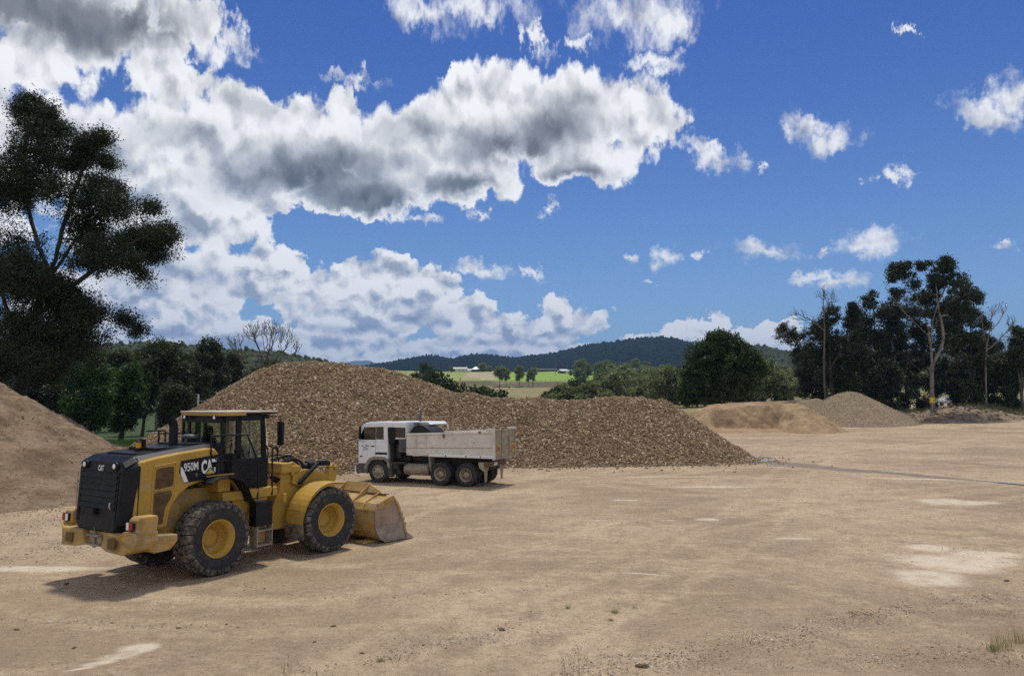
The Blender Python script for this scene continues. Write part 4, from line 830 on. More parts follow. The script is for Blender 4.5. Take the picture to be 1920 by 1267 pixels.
rub_t = mat('dusty_tread', (0.045, 0.042, 0.038), 0.85, var=0.3, vscale=6, dust=0.55, dustcol=(0.24, 0.20, 0.155), bump=0.2, bscale=25)
steel = mat('worn_steel', (0.30, 0.265, 0.225), 0.55, metal=0.3, var=0.25, vscale=4, dust=0.5, bump=0.1, bscale=20)
rustm = mat('rust', (0.16, 0.085, 0.05), 0.85, var=0.3, vscale=6, bump=0.15)
grey_r = mat('mudflap_rubber', (0.075, 0.070, 0.065), 0.8, var=0.25, dust=0.55, dustcol=(0.26, 0.21, 0.16))
white_p = mat('white_lettering', (0.80, 0.80, 0.78), 0.5, var=0.02)
red_l = mat('red_lens', (0.35, 0.012, 0.012), 0.2, var=0.1); amb_l = mat('amber_lens', (0.75, 0.28, 0.02), 0.2, var=0.1); wht_l = mat('clear_lens', (0.85, 0.85, 0.85), 0.15, var=0.05)
mesh_b = mat('brown_mesh', (0.125, 0.078, 0.030), 0.8, var=0.3, vscale=5, bump=0.8, bscale=90)
chrome = mat('mirror_metal', (0.6, 0.62, 0.65), 0.12, metal=1.0, var=0.02)
interior = mat('cab_interior', (0.04, 0.042, 0.045), 0.7); int_grey = mat('console_grey', (0.25, 0.27, 0.27), 0.6)
def glass_mat(name, tint, refl=0.10):
    m = bpy.data.materials.new(name); m.use_nodes = True; t = NT(m.node_tree); t.n.clear()
    a = t.node('ShaderNodeBsdfTransparent'); a.inputs[0].default_value = (*tint, 1); g = t.node('ShaderNodeBsdfGlossy'); g.inputs['Roughness'].default_value = 0.03
    f = t.node('ShaderNodeFresnel'); f.inputs[0].default_value = 1.5; mx = t.node('ShaderNodeMixShader'); t.put(mx.inputs[0], t.m('ADD', f.outputs[0], refl * .3))
    t.l.new(a.outputs[0], mx.inputs[1]); t.l.new(g.outputs[0], mx.inputs[2]); o = t.node('ShaderNodeOutputMaterial'); t.l.new(mx.outputs[0], o.inputs[0]); return m
glass = glass_mat('cab_glass', (0.62, 0.72, 0.66)); dglass = glass_mat('dark_glass', (0.10, 0.12, 0.13), 0.25)
LD = empty('wheel_loader', (-7.55, 17.87, 0.0), 1.0, 'yellow wheel loader with black cab, parked with its bucket resting on the ground', 'wheel loader')
PIV, ART = 1.66, -0.08
def front(o): o.location = (PIV, 0, 0); o.rotation_euler = (0, 0, ART); return o
def smooth_path(pts, n=6):
    K = [Vector(p) for p in pts]; K = [2*K[0]-K[1]] + K + [2*K[-1]-K[-2]]; out = []
    for i in range(1, len(K)-2):
        a, b, c, d = K[i-1:i+3]
        for k in range(n): t = k/n; out.append(0.5*(2*b+(c-a)*t+(2*a-5*b+4*c-d)*t*t+(3*b-3*c+d-a)*t**3))
    return out + [K[-2]]
# engine cowl (yellow)
ARCH = [(-1.08,1.12),(-1.00,1.38),(-.90,1.60),(-.74,1.80),(-.52,1.95),(-.25,2.03),(.05,2.06),(.24,2.06)]
cowl = [(-1.80,1.14),(-1.68,2.56),(-1.30,2.63),(-.75,2.70),(-.08,2.76),(.12,2.74),(.24,2.58)] + ARCH[::-1] + [(-1.40,1.14)]
MB().prism(cowl, 'y', -.96, .96).build('engine_cowl', yel, LD, .05, 3)
# raised frame round the side vents, the vents themselves and rivets, both sides
for s in (-1, 1):
    v = MB().prism([(-1.30,2.37),(-1.26,2.40),(-.93,2.42),(-.90,2.38),(-.91,2.05),(-.95,2.01),(-1.29,1.96),(-1.33,1.99)], 'y', s*.962, s*.972)
    v.build('side_vent', mesh_b, LD)
    v = MB().prism([(-1.30,1.90),(-.95,1.92),(-.94,1.80),(-1.08,1.56),(-1.13,1.24),(-1.35,1.23),(-1.34,1.86)], 'y', s*.962, s*.972)
    v.build('side_vent', mesh_b, LD)
    fr = MB()
    for a, b in (((-1.36,2.44),(-.84,2.50)),((-.84,2.50),(-.86,1.98)),((-1.36,2.44),(-1.40,1.18)),((-.86,1.98),(-.98,1.62)),((-.98,1.62),(-1.06,1.20)),((-1.35,1.94),(-.90,1.985)),((-1.40,1.18),(-1.06,1.20))):
        fr.tube([(a[0], s*.965, a[1]), (b[0], s*.965, b[1])], .022, 6)
    for p in ((-1.33,2.41),(-.88,2.45),(-.88,2.02),(-1.37,1.25),(-1.33,1.93),(-1.1,1.22)): fr.cyl((p[0], s*.96, p[1]), (p[0], s*.988, p[1]), .012, 6)
    fr.build('vent_frame', yel, LD)
# label panel with lettering (right side towards the camera, and the same on the left)
for s in (-1, 1):
    MB().prism([(-.74,2.52),(.20,2.61),(.20,2.08),(-.64,2.05),(-.78,2.30)], 'y', s*.964, s*.974).build('label_panel', blk, LD)
    st = MB().prism([(-.755,2.41),(-.745,2.24),(-.66,2.06),(-.56,2.065),(-.70,2.36)], 'y', s*.975, s*.978); st.build('label_stripe', white_p, LD)
    rt = (1, 0, .06) if s < 0 else (-1, 0, -.06); up = (-.06 * (1 if s < 0 else -1), 0, 1)
    text_mesh('model_lettering', '950M', .35, .185, white_p, LD, frame_m((-.50 if s < 0 else .0, s*.979, 2.385), rt, up), off=.012)
    c = -.045 if s < 0 else -.50
    text_mesh('logo_lettering', 'CAT', .40, .31, white_p, LD, frame_m((c, s*.979, 2.36), rt, up), off=.045)
    text_mesh('small_lettering', 'I', .05, .08, mat('dim_lettering', (.10,.10,.11), .5), LD, frame_m((-.36 if s < 0 else .1, s*.979, 2.20), rt, up))
    MB().prism([(c-.13,2.175),(c+.02,2.345),(c+.18,2.195)], 'y', s*.9835, s*.9855).build('logo_triangle_edge', blk, LD)
    MB().prism([(c-.09,2.188),(c+.02,2.318),(c+.145,2.202)], 'y', s*.9865, s*.989).build('logo_triangle', mat('logo_yellow', (.62,.45,.10), .5), LD)
# black bonnet top
bt = MB()
prof = [(-1.92,2.55),(-1.70,2.66),(-1.2,2.72),(-.6,2.79),(.0,2.84),(.36,2.84)]
for i in range(len(prof)-1):
    (xa, za), (xb, zb_) = prof[i], prof[i+1]
    w0, w1 = .80, .80
    bt.add([(xa,-w0-.06,za-.10),(xb,-w1-.06,zb_-.10),(xb,-w1+.06,zb_),(xa,-w0+.06,za),(xa,w0-.06,za),(xb,w1-.06,zb_),(xb,w1+.06,zb_-.10),(xa,w0+.06,za-.10)],
           [(0,1,2,3),(3,2,5,4),(4,5,6,7)], False)
bt.box(-1.05,-.40,-.52,.52,2.74,2.80); bt.box(-.30,.30,-.60,.60,2.80,2.86); bt.box(-1.55,-1.12,-.45,.50,2.68,2.715)
bt.build('bonnet_top', blk, LD, .012)
MB().box(.24,.42,-.82,.82,1.9,2.84).build('bulkhead', blk, LD, .02)
# rear grille housing
gh = MB(); F0 = [(-.66,1.16),(.66,1.16),(.78,1.32),(.80,2.40),(.66,2.56),(-.66,2.56),(-.80,2.40),(-.78,1.32)]; F1 = [(-.84,1.10),(.84,1.10),(.97,1.25),(.97,2.46),(.80,2.64),(-.80,2.64),(-.97,2.46),(-.97,1.25)]
def lean(z): return .045 * (z - 1.2) / 1.3 * 2
gh.add([(-2.02 + lean(z), y, z) for y, z in F0] + [(-1.70 + lean(z) * .5, y, z) for y, z in F1], [tuple(range(8))] + [(i, 8+i, 8+(i+1) % 8, (i+1) % 8) for i in range(8)])
gh.build('rear_grille', blk, LD, .02)
gr = bpy.data.objects[LD.children[-1].name]
sl = MB()
for i in range(6):
    z = 1.60 + i * .125; x = -2.03 + lean(z)
    sl.add([(x-.030,-.66,z),(x-.030,.66,z),(x+.012,.66,z+.105),(x+.012,-.66,z+.105),(x+.02,-.66,z-.005),(x+.02,.66,z-.005)], [(0,1,2,3),(0,4,5,1)])
sl.add([(x+lean(z),y,z) for z in (1.30,2.36) for y in (.67,.71) for x in (-2.035,-1.98)],[(0,2,3,1),(4,5,7,6),(0,1,5,4),(2,6,7,3),(0,4,6,2),(1,3,7,5)]); sl.add([(x+lean(z),y,z) for z in (1.30,2.36) for y in (-.71,-.67) for x in (-2.035,-1.98)],[(0,2,3,1),(4,5,7,6),(0,1,5,4),(2,6,7,3),(0,4,6,2),(1,3,7,5)]); sl.box(-1.965,-1.90,-.70,.70,2.33,2.36)
sl.build('grille_slats', blk_m, gr, .006)
MB().box(-2.09,-2.00,-.02,.38,1.46,1.60).build('plate_box', blk_m, gr, .01)
MB().tube([(-2.055,.70,1.45),(-2.015,.74,2.30)], .008, 5).build('grille_rod', steel, gr)
MB().tube([(-2.06,-.60,1.62),(-2.08,-.60,1.66),(-2.08,-.60,1.72),(-2.06,-.60,1.75)], .012, 6).build('latch', chrome, gr)
for y in (.56, -.56):
    h = MB().lathe([(0,.085),(-.06,.085),(-.065,.07)], (-1.93, y, 2.475), 'x', 20).build('headlamp_housing', blk_m, LD)
    MB().lathe([(-.064,.055),(-.075,.04),(-.08,.0)], (-1.93, y, 2.475), 'x', 20).build('headlamp', wht_l, h)
text_mesh('rear_logo', 'CAT', .21, .12, white_p, LD, frame_m((-1.958, -.03, 2.42), (0, -1, 0), (.07, 0, 1)), off=.03)
# counterweight bumper
cw = MB()
for s in (-1, 1):
    o_ = [(.30,.83),(.42,1.10),(.50,1.14),(1.05,1.14),(1.20,1.24),(1.35,1.17),(1.38,.98),(1.33,.84),(1.14,.76),(.60,.78)]
    a = [(s*y, z) for y, z in o_]; b = [(s*(y if y < 1.1 else y-.02), z) for y, z in o_]
    n = len(o_); vs = [(-2.06 - (.06 if 1.3 > abs(y) > .5 else 0) + (.09 if abs(y) > 1.3 else 0), y, z) for y, z in a] + [(-1.45, y, z) for y, z in b]
    fs = [tuple(range(n)), tuple(range(n, 2*n))[::-1]] + [(i, n+i, n+(i+1) % n, (i+1) % n) for i in range(n)]
    cw.add(vs, fs)
    cw.prism([(-1.60,.80),(-1.60,1.10),(-.98,1.04),(-.98,.90),(-1.14,.74),(-1.5,.72)], 'y', s*.96, s*1.30)
cw.box(-1.95,-1.5,-.34,.34,.80,1.12)
cwo = cw.build('counterweight', yel_w, LD, .03, 3)
for s in (-1, 1):
    MB().prism([(-2.135,.98),(-2.135,1.05),(-2.10,1.06),(-2.10,.84),(-2.135,.86)], 'y', s*.66, s*.92).build('lifting_recess', mat('recess_shade', (.14,.085,.025), .8), cwo, .02)  # recess isn't cut in; its shade is this plate's darker yellow
    tb = MB().prism([(-1.95,1.20),(-1.93,1.44),(-1.85,1.50),(-1.50,1.50),(-1.46,1.44),(-1.50,1.12),(-1.8,1.12)], 'y', s*1.06, s*1.36).build('lamp_bracket', yel_w, LD, .03)
    tl = MB().box(-1.995,-1.95,s*1.10 if s > 0 else -1.33,s*1.10+.23 if s > 0 else -1.10,1.24,1.40).build('tail_lamp', blk_m, LD, .01)
    MB().box(-2.012,-1.99,min(s*1.20,s*1.31),max(s*1.20,s*1.31),1.25,1.39).build('red_lens', red_l, tl)
    MB().box(-2.012,-1.99,min(s*1.11,s*1.19),max(s*1.11,s*1.19),1.25,1.39).build('clear_lens', wht_l, tl)
hb = MB().box(-2.08,-1.9,-.20,.20,1.03,1.07).box(-2.08,-1.9,-.20,.20,.84,.88).box(-2.0,-1.9,-.20,.20,.88,1.03).build('drawbar_hitch', steel, LD, .01)
MB().cyl((-2.02,0,.80),(-2.02,0,1.14),.035,10).tube([(-2.02,0,1.14),(-2.02,.03,1.2),(-2.02,0,1.23),(-2.02,-.03,1.2),(-2.02,0,1.14)],.01,5).build('hitch_pin', steel, hb)
# wheels
def loader_wheel(y, x, parent, fr=False):
    s = -1 if y < 0 else 1
    e = bpy.data.objects.new('wheel', None); COL.objects.link(e); e.parent = parent; e.empty_display_size = .2
    if fr:
        m = Matrix.Translation((PIV,0,0)) @ Matrix.Rotation(ART, 4, 'Z') @ Matrix.Translation((x, y, .80)); e.matrix_local = m
    else: e.location = (x, y, .80)
    if s > 0: e.rotation_euler = (0, random.uniform(0, .3), e.rotation_euler.z + math.pi)
    t = MB()          # outer face towards -y
    t.lathe([(-.24,.40),(-.265,.46),(-.285,.56),(-.29,.64),(-.275,.71),(-.235,.755),(-.12,.770),(0,.772),(.12,.770),(.235,.755),(.275,.71),(.29,.64),(.285,.56),(.265,.46),(.24,.40)], (0,0,0), 'y', 56)
    to = t.build('tyre', rub, e)
    L = MB(); N = 25
    for k in range(N):
        for sd in (-1, 1):
            a0 = 2*math.pi*(k + (.5 if sd > 0 else 0))/N; w = 2*math.pi/N
            pf = [(-.03,.812,.50),(.05,.813,.80),(.14,.812,.90),(.225,.806,.90),(.272,.785,.90),(.292,.745,.86),(.296,.715,.80)]
            vs = []; sk = .30 * w
            for (yy, rr, ww) in pf:
                c = a0 + sk * (1 - yy/.3)
                for da in (-.5*ww*w, .5*ww*w):
                    for dr in (0, -.05):
                        a = c + da; r_ = rr + dr; vs.append((r_*math.cos(a), sd*yy, r_*math.sin(a)))
            fs = []
            for i in range(len(pf)-1):
                b = i*4; fs += [(b, b+2, b+6, b+4), (b, b+4, b+5, b+1), (b+2, b+3, b+7, b+6)]
            fs += [(0,1,3,2), (len(vs)-4, len(vs)-2, len(vs)-1, len(vs)-3)]
            L.add(vs, fs)
    L.build('tread', rub_t, e)
    r = MB().lathe([(-.245,.415),(-.262,.42),(-.266,.40),(-.250,.385),(-.20,.375),(-.19,.345),(-.06,.335),(.08,.325),(.10,.21),(.07,.20),(.05,.16),(.05,.0)], (0,0,0), 'y', 40)
    ro = r.build('rim', yel, e)
    b = MB()
    for k in range(22):
        a = 2*math.pi*k/22; b.cyl((.255*math.cos(a), .11, .255*math.sin(a)), (.255*math.cos(a), .075, .255*math.sin(a)), .011, 6)
    b.build('wheel_bolts', steel, e)
    MB().lathe([(.26,.415),(.27,.40),(.2,.36),(.10,.33)], (0,0,0), 'y', 32).build('rim_back', yel_w, e)
    return e
for y in (-1.07, 1.07): loader_wheel(y, 0, LD)
for y in (-1.07, 1.07): loader_wheel(y, 1.68, LD, True)
MB().cyl((0,-.95,.8),(0,.95,.8),.17,14).build('rear_axle', yel_w, LD)
front(MB().cyl((1.68,-.95,.8),(1.68,.95,.8),.19,14).build('front_axle', yel_w, LD))
# rear chassis
ch = MB().prism([(-1.45,.75),(-1.45,1.2),(1.35,1.35),(1.75,1.2),(1.75,.6),(1.2,.55),(.5,.7)], 'y', -.52, .52)
ch.box(.30,1.85,-1.02,1.02,1.53,1.74); ch.box(.62,1.60,-.95,.95,1.2,1.53); ch.prism([(.55,1.75),(.55,2.06),(.22,2.06),(.22,1.75)],'y',-.95,.95)
ch.prism([(1.05,1.2),(1.65,1.25),(1.9,.9),(1.8,.62),(1.35,.62)], 'y', -.70, .70)
ch.build('rear_frame', yel, LD, .02)
MB().box(-1.3,.9,-.55,.55,.9,1.85).build('engine_bay', yel_w, LD)
# fenders
for s in (-1, 1):
    pth = [(-.22,2.02),(-.10,2.09),(.20,2.13),(.42,2.10),(.62,2.00),(.76,1.82),(.86,1.60),(.95,1.50),(1.16,1.47)]
    def strip(mb, off, y0, y1, th):
        for i in range(len(pth)-1):
            (xa, za), (xb, zb_) = pth[i], pth[i+1]
            mb.add([(xa,y0,za-off),(xb,y0,zb_-off),(xb,y1,zb_-off),(xa,y1,za-off),(xa,y0,za-off-th),(xb,y0,zb_-off-th),(xb,y1,zb_-off-th),(xa,y1,za-off-th)], [(0,1,2,3),(4,7,6,5),(0,4,5,1),(2,6,7,3)])
        return mb
    strip(MB(), 0, s*.94, s*1.34, .03).build('rear_fender', blk_m, LD, .008)
    strip(MB(), -.0, s*.60, s*.938, .05).build('wheel_arch', yel, LD, .008)
    MB().box(-.12,.60,min(s*.9,s*1.02),max(s*.9,s*1.02),2.125,2.155).build('fender_plate', yel, LD, .008)
    # access steps
    ld = MB()
    for xx in (1.02, 1.44): ld.box(xx-.012, xx+.012, min(s*1.14,s*1.36), max(s*1.14,s*1.36), .44, .92)
    for zz in (.46, .80): ld.box(1.03, 1.43, min(s*1.14,s*1.36), max(s*1.14,s*1.36), zz, zz+.03)
    lo = ld.build('steps', steel, LD, .004)
    MB().box(.98,1.46,min(s*1.08,s*1.33),max(s*1.08,s*1.33),.92,1.47).build('step_box', blk, LD, .015)
    MB().box(1.03,1.43,min(s*1.05,s*1.12),max(s*1.05,s*1.12),.5,1.46).build('step_backing', yel_w, LD)
    # grab rails
    MB().tube(smooth_path([(-.02,s*.99,2.62),(-.02,s*.99,2.98),(.04,s*.99,3.03),(.90,s*.99,3.01),(.98,s*.99,2.95),(1.24,s*.99,2.42),(1.28,s*.99,2.2),(1.28,s*1.0,1.72),(1.24,s*1.05,1.56),(1.20,s*1.08,1.52)], 5), .020, 7).build('grab_rail', blk_m, LD)
    MB().tube(smooth_path([(1.92,s*.90,2.40),(1.92,s*.90,2.62),(1.86,s*.92,2.68),(1.74,s*.95,2.66),(1.70,s*.98,2.55),(1.70,s*1.0,1.72),(1.66,s*1.05,1.56)], 5), .022, 7).build('grab_rail', blk_m, LD)
    MB().tube([(-.02,s*.985,2.62),(.18,s*.985,2.45),(.95,s*.985,2.42)], .016, 6).build('grab_rail', blk_m, LD)
# cab
cb = MB().box(.42,1.74,-.80,.80,1.74,2.44); cb.prism([(.42,1.9),(.42,2.6),(.72,2.6),(.72,1.9)], 'y', -.80, .80)
cb.box(.20,.42,-.88,-.70,2.02,2.6)
cab = cb.build('cab', blk, LD, .02)
po = MB()
for s in (-1, 1):
    y0, y1 = sorted((s*.74, s*.80))
    po.box(.44,.50,y0,y1,2.44,3.48); po.box(.80,.94,y0,y1,2.40,3.48)
    po.add([(1.56,y0,2.40),(1.70,y0,2.40),(1.60,y0,3.48),(1.50,y0,3.48),(1.56,y1,2.40),(1.70,y1,2.40),(1.60,y1,3.48),(1.50,y1,3.48)],[(0,1,2,3),(7,6,5,4),(0,4,5,1),(1,5,6,2),(2,6,7,3),(3,7,4,0)])
    po.box(.44,1.60,y0,y1,3.34,3.48); po.box(.44,.94,y0,y1,2.44,2.58)
po.box(.44,.50,-.80,.80,3.30,3.48); po.box(.44,.50,-.80,.80,2.44,2.72); po.box(.44,.50,-.10,-.02,2.7,3.4); po.box(.44,.50,.50,.58,2.7,3.4)
po.box(1.60,1.75,-.80,.80,3.38,3.48)
po.build('cab_posts', blk, LD, .015)
gl = MB()
for s in (-1, 1):
    y = s*.77; gl.add([(.50,y,2.58),(.80,y,2.58),(.80,y,3.34),(.50,y,3.34)],[(0,1,2,3)]); gl.add([(.94,y,2.44),(1.56,y,2.44),(1.52,y,3.34),(.94,y,3.34)],[(0,1,2,3)])
gl.add([(.47,-.74,2.72),(.47,.74,2.72),(.47,.74,3.32),(.47,-.74,3.32)],[(0,1,2,3)])
gl.add([(1.84,-.74,2.0),(1.84,.74,2.0),(1.64,.74,3.42),(1.64,-.74,3.42)],[(0,1,2,3)])
for s in (-1, 1): gl.add([(1.70,s*.77,2.40),(1.80,s*.76,2.35),(1.645,s*.76,3.42),(1.60,s*.77,3.42)],[(0,1,2,3)])
gl.build('cab_glass', glass, LD)
bar = MB()
for s in (-1, 1): bar.box(.83,.86,min(s*.77,s*.795),max(s*.77,s*.795),2.6,3.3)
MB().tube([(1.20,-.80,2.46),(1.20,-.805,3.32)], .012, 5).tube([(1.0,-.79,3.3),(1.18,-.79,2.9),(1.24,-.79,2.5)],.014,5).tube([(.70,-.805,2.6),(.72,-.805,3.34)], .012, 5).build('door_bar', int_grey, LD)
seat = MB().box(.70,1.15,-.28,.22,2.05,2.25).add([],[])
seat.prism([(.60,2.2),(.72,2.2),(.66,2.95),(.54,2.95)], 'y', -.27, .21); seat.prism([(.56,2.95),(.66,2.95),(.64,3.22),(.55,3.22)], 'y', -.16, .10)
seat.build('seat', interior, LD, .05, 3)
MB().prism([(1.35,2.1),(1.50,2.1),(1.42,2.75),(1.32,2.72)], 'y', -.42, -.05).box(1.1,1.5,-.72,-.48,2.1,2.62).build('console', int_grey, LD, .03)
sw = MB()
for k in range(20):
    a, b = 2*math.pi*k/20, 2*math.pi*(k+1)/20
    f = lambda t: (1.22 + .16*math.cos(t)*.8, -.05 + .19*math.sin(t), 2.78 + .10*math.cos(t))
    sw.tube([f(a), f(b)], .014, 5)
sw.tube([(1.22,-.05,2.78),(1.36,-.05,2.5)], .02, 6).build('steering_wheel', interior, LD)
rf = MB(); rp = [(.34,-.72),(.42,-.83),(1.0,-.86),(2.0,-.82),(2.06,-.72),(2.06,.72),(2.0,.82),(1.0,.86),(.42,.83),(.34,.72)]
rf.prism(rp, 'z', 3.53, 3.565); rf.build('roof', mat('roof_cream', (.55,.47,.36), .5, var=.1, dust=.2), LD, .01)
rf = MB().prism([(p[0]+.02 if p[0] < 1 else p[0]-.02, p[1]*.985) for p in rp[:3]] + [(1.02,-.845),(1.02,.845)] + [(p[0]+.02, p[1]*.985) for p in rp[7:]], 'z', 3.465, 3.53); rf.build('roof_edge', yel, LD, .012)
MB().prism([(1.02,-.84),(1.98,-.80),(2.03,-.70),(2.03,.70),(1.98,.80),(1.02,.84)], 'z', 3.49, 3.53).build('roof_visor', blk_m, LD, .008)
for y in (.50, -.62):
    h = MB().box(.30,.38,y-.05,y+.05,3.375,3.465).build('work_lamp', blk_m, LD, .01)
    MB().lathe([(0,.038),(-.012,.03),(-.016,0)], (.30, y, 3.42), 'x', 14).build('lamp_lens', wht_l, h)
for s in (-1, 1):
    MB().tube([(1.60,s*.80,3.44),(1.90,s*1.02,3.42),(1.90,s*1.02,3.30)], .016, 6).tube([(1.72,s*.78,2.72),(1.86,s*1.0,2.62),(1.90,s*1.02,2.72)], .014, 6).build('mirror_arm', blk_m, LD)
    MB().prism([(1.86,2.72),(1.84,3.30),(1.92,3.32),(1.93,2.74)], 'y', s*.94, s*1.14).build('mirror', blk_m, LD, .03)
# on the bonnet
MB().tube([(-.30,.0,2.78),(-.30,0,3.18),(-.31,0,3.27),(-.36,0,3.36),(-.43,0,3.46)], [.098,.098,.098,.10,.098], 20, closed_ends=False).build('exhaust_stack', blk_m, LD)
pc = MB().lathe([(0,.09),(.12,.09),(.13,.20),(.15,.215),(.17,.21),(.18,.215),(.20,.21),(.21,.20),(.24,.13),(.245,0)], (.22, .10, 2.80), 'z', 28); pc.build('air_precleaner', mat('grey_plastic', (.075,.08,.09), .5), LD)
bl_ = MB().box(-1.18,-1.06,-.05,.07,2.72,2.76).lathe([(0,.068),(.03,.068)], (-1.12,.01,2.76), 'z', 18).lathe([(.15,.066),(.175,.06),(.185,0)], (-1.12,.01,2.76), 'z', 18)
bc = bl_.build('beacon', blk_m, LD); MB().lathe([(.03,.060),(.15,.058)], (-1.12,.01,2.76), 'z', 18).build('amber_lens', amb_l, bc)
MB().box(-1.07,-1.02,-.10,.10,2.72,2.98).build('beacon_guard', blk_m, LD, .006)
MB().tube([(-.10,.62,2.82),(-.10,.62,3.10),(-.14,.62,3.12),(-.52,.70,3.12)], .018, 6).tube([(-.25,.64,2.82),(-.25,.64,3.11)], .018, 6).build('bonnet_rail', blk_m, LD)
# front frame
tw = MB()
for s in (-1, 1):
    a, b = sorted((s*.42, s*.50))
    tw.prism([(.30,.62),(.22,.90),(.55,1.20),(.70,1.55),(.72,2.20),(1.10,2.26),(1.36,2.10),(1.55,1.75),(1.75,1.5),(2.25,1.1),(2.25,.75),(1.9,.6)], 'y', a, b)
tw.box(.74,1.08,-.42,.42,1.5,2.15); tw.box(.25,2.2,-.42,.42,.60,.95); tw.box(.66,.98,-.62,.62,2.0,2.24); tw.box(.98,1.25,-.60,-.40,1.92,2.16); tw.box(.98,1.25,.40,.60,1.92,2.16)
tw.box(.05,.50,-.35,.35,.9,1.15)
front(tw.build('front_frame', yel, LD, .02))
for s in (-1, 1):
    fm = MB(); pts = []
    for k in range(13): a = math.radians(186 - k * 8.6); pts.append((1.68 + .93*math.cos(a), .80 + .95*math.sin(a)))
    pts += [(2.0,1.72)]
    for i in range(len(pts)-1):
        (xa, za), (xb, zb_) = pts[i], pts[i+1]
        y0, y1 = s*.70, s*1.38
        fm.add([(xa,y0,za+.0),(xb,y0,zb_+.0),(xb,y1,zb_-.01),(xa,y1,za-.01),(xa,y0,za-.03),(xb,y0,zb_-.03),(xb,y1,zb_-.04),(xa,y1,za-.04)], [(0,1,2,3),(4,7,6,5),(0,4,5,1),(2,6,7,3)], False)
        fm.add([(xa,y1,za-.01),(xb,y1,zb_-.01),(xb,y1,zb_-.07),(xa,y1,za-.07)], [(0,1,2,3)])
        fm.add([(xa,y0,za),(xb,y0,zb_),(xb,y0,zb_-.30 if 0 < i < 12 else zb_-.05),(xa,y0,za-.30 if 0 < i < 12 else za-.05)], [(0,1,2,3)])
    front(fm.build('front_fender', yel, LD))
    front(MB().prism([(.72,.74),(.76,.80),(.80,.80),(.84,.42),(.80,.40),(.76,.44)], 'y', s*.68, s*1.34).build('mudflap', grey_r, LD, .008))
    a, b = sorted((s*.50, s*.60))
    front(MB().prism([(1.05,2.02),(1.45,2.05),(1.85,1.98),(2.25,1.75),(2.55,1.30),(2.85,.75),(3.02,.45),(2.92,.25),(2.72,.30),(2.35,.85),(2.05,1.15),(1.6,1.5),(1.0,1.72)], 'y', a, b).build('lift_arm', yel, LD, .015))
    front(MB().cyl((1.0,s*.44,.95),(1.6,s*.44,1.2),.085,12).build('lift_cylinder', yel, LD)); front(MB().cyl((1.6,s*.44,1.2),(2.1,s*.44,1.4),.045,10).build('cylinder_rod', chrome, LD))
    front(MB().box(1.15,1.27,min(s*.62,s*.70),max(s*.62,s*.70),1.68,1.76).tube([(1.18,s*.66,1.72),(1.72,s*.68,2.17),(1.86,s*.70,2.20)], .055, 8).box(1.74,2.0,min(s*.60,s*.78),max(s*.60,s*.78),2.12,2.25).build('lamp_arm', blk, LD, .01))
    hl = front(MB().lathe([(0,.07),(.08,.07),(.09,.05)], (2.0, s*.69, 2.17), 'x', 14).build('front_lamp', blk_m, LD))
    MB().lathe([(.085,.055),(.10,.03),(.10,0)], (2.0, s*.69, 2.17), 'x', 14).build('lamp_lens', wht_l, hl)
    front(MB().box(.60,.70,min(s*.74,s*.80),max(s*.74,s*.80),1.30,1.52).build('frame_lug', yel, LD, .02))
front(MB().prism([(2.62,2.02),(2.72,2.10),(2.84,2.06),(2.88,1.92),(2.78,1.55),(2.80,1.1),(2.90,.82),(2.80,.74),(2.66,.85),(2.50,1.3),(2.55,1.7)], 'y', -.12, .12).cyl((2.76,-.2,1.98),(2.76,.2,1.98),.06,12).build('tilt_lever', yel, LD, .02))
front(MB().cyl((1.05,0,1.95),(2.05,0,2.06),.12,14).cyl((1.9,0,2.05),(2.08,0,2.06),.15,14).build('tilt_cylinder', blk, LD)); front(MB().cyl((2.05,0,2.06),(2.76,0,2.02),.055,10).build('cylinder_rod', chrome, LD))
front(MB().tube([(2.85,0,.85),(3.05,0,.75)], .07, 10).box(1.35,1.45,-.52,.52,1.72,1.92).build('cross_member', yel, LD))
hs = MB(); rr_ = random.Random(4)
for i in range(9):
    y = -.38 + i * .09; h = rr_.uniform(.12, .24)
    hs.tube(smooth_path([(.85+.1*rr_.random(),y,2.12),(.98,y+.02,2.12+h),(1.35,y+.03,2.16+h*.9),(1.60,y+.02,2.04),(1.62,y,1.92)], 5), .018, 6)
front(hs.build('hydraulic_hoses', blk_m, LD))
hs = MB()
for i in range(5): y = -.55 + i*.04; hs.tube(smooth_path([(-.30,y,1.45+i*.05),(.05,y-.05,1.65+i*.03),(.35,y-.02,1.95),(.70,y+.03,1.85-.03*i)], 5), .016, 6)
front(hs.build('hydraulic_hoses', blk_m, LD))
# bucket: shell, side plates, spill guard, ribs, edge
prof = [(4.20,.025),(3.75,.02),(3.36,.04),(3.16,.15),(3.04,.32),(3.00,.55),(3.02,.88),(3.12,1.05),(3.34,1.13),(3.62,1.22)]
def shell(pr, th, y0, y1, mb):
    n = len(pr); inn = []
    for i, p in enumerate(pr):
        a = Vector(pr[max(i-1,0)]); b = Vector(pr[min(i+1,n-1)]); d = (b-a).normalized(); inn.append((p[0] + d.y*th, p[1] - d.x*th))
    for i in range(n-1):
        q = [pr[i], pr[i+1], inn[i+1], inn[i]]; vs = [(x, y0, z) for x, z in q] + [(x, y1, z) for x, z in q]
        mb.add(vs, [(0,1,5,4),(3,7,6,2),(0,4,7,3),(1,2,6,5)])
    return mb
bk = shell(prof, .035, -1.46, 1.46, MB())
bko = front(bk.build('bucket', yel_w, LD))
sidep = prof + [(3.80,1.0),(3.96,.62),(4.10,.30)]
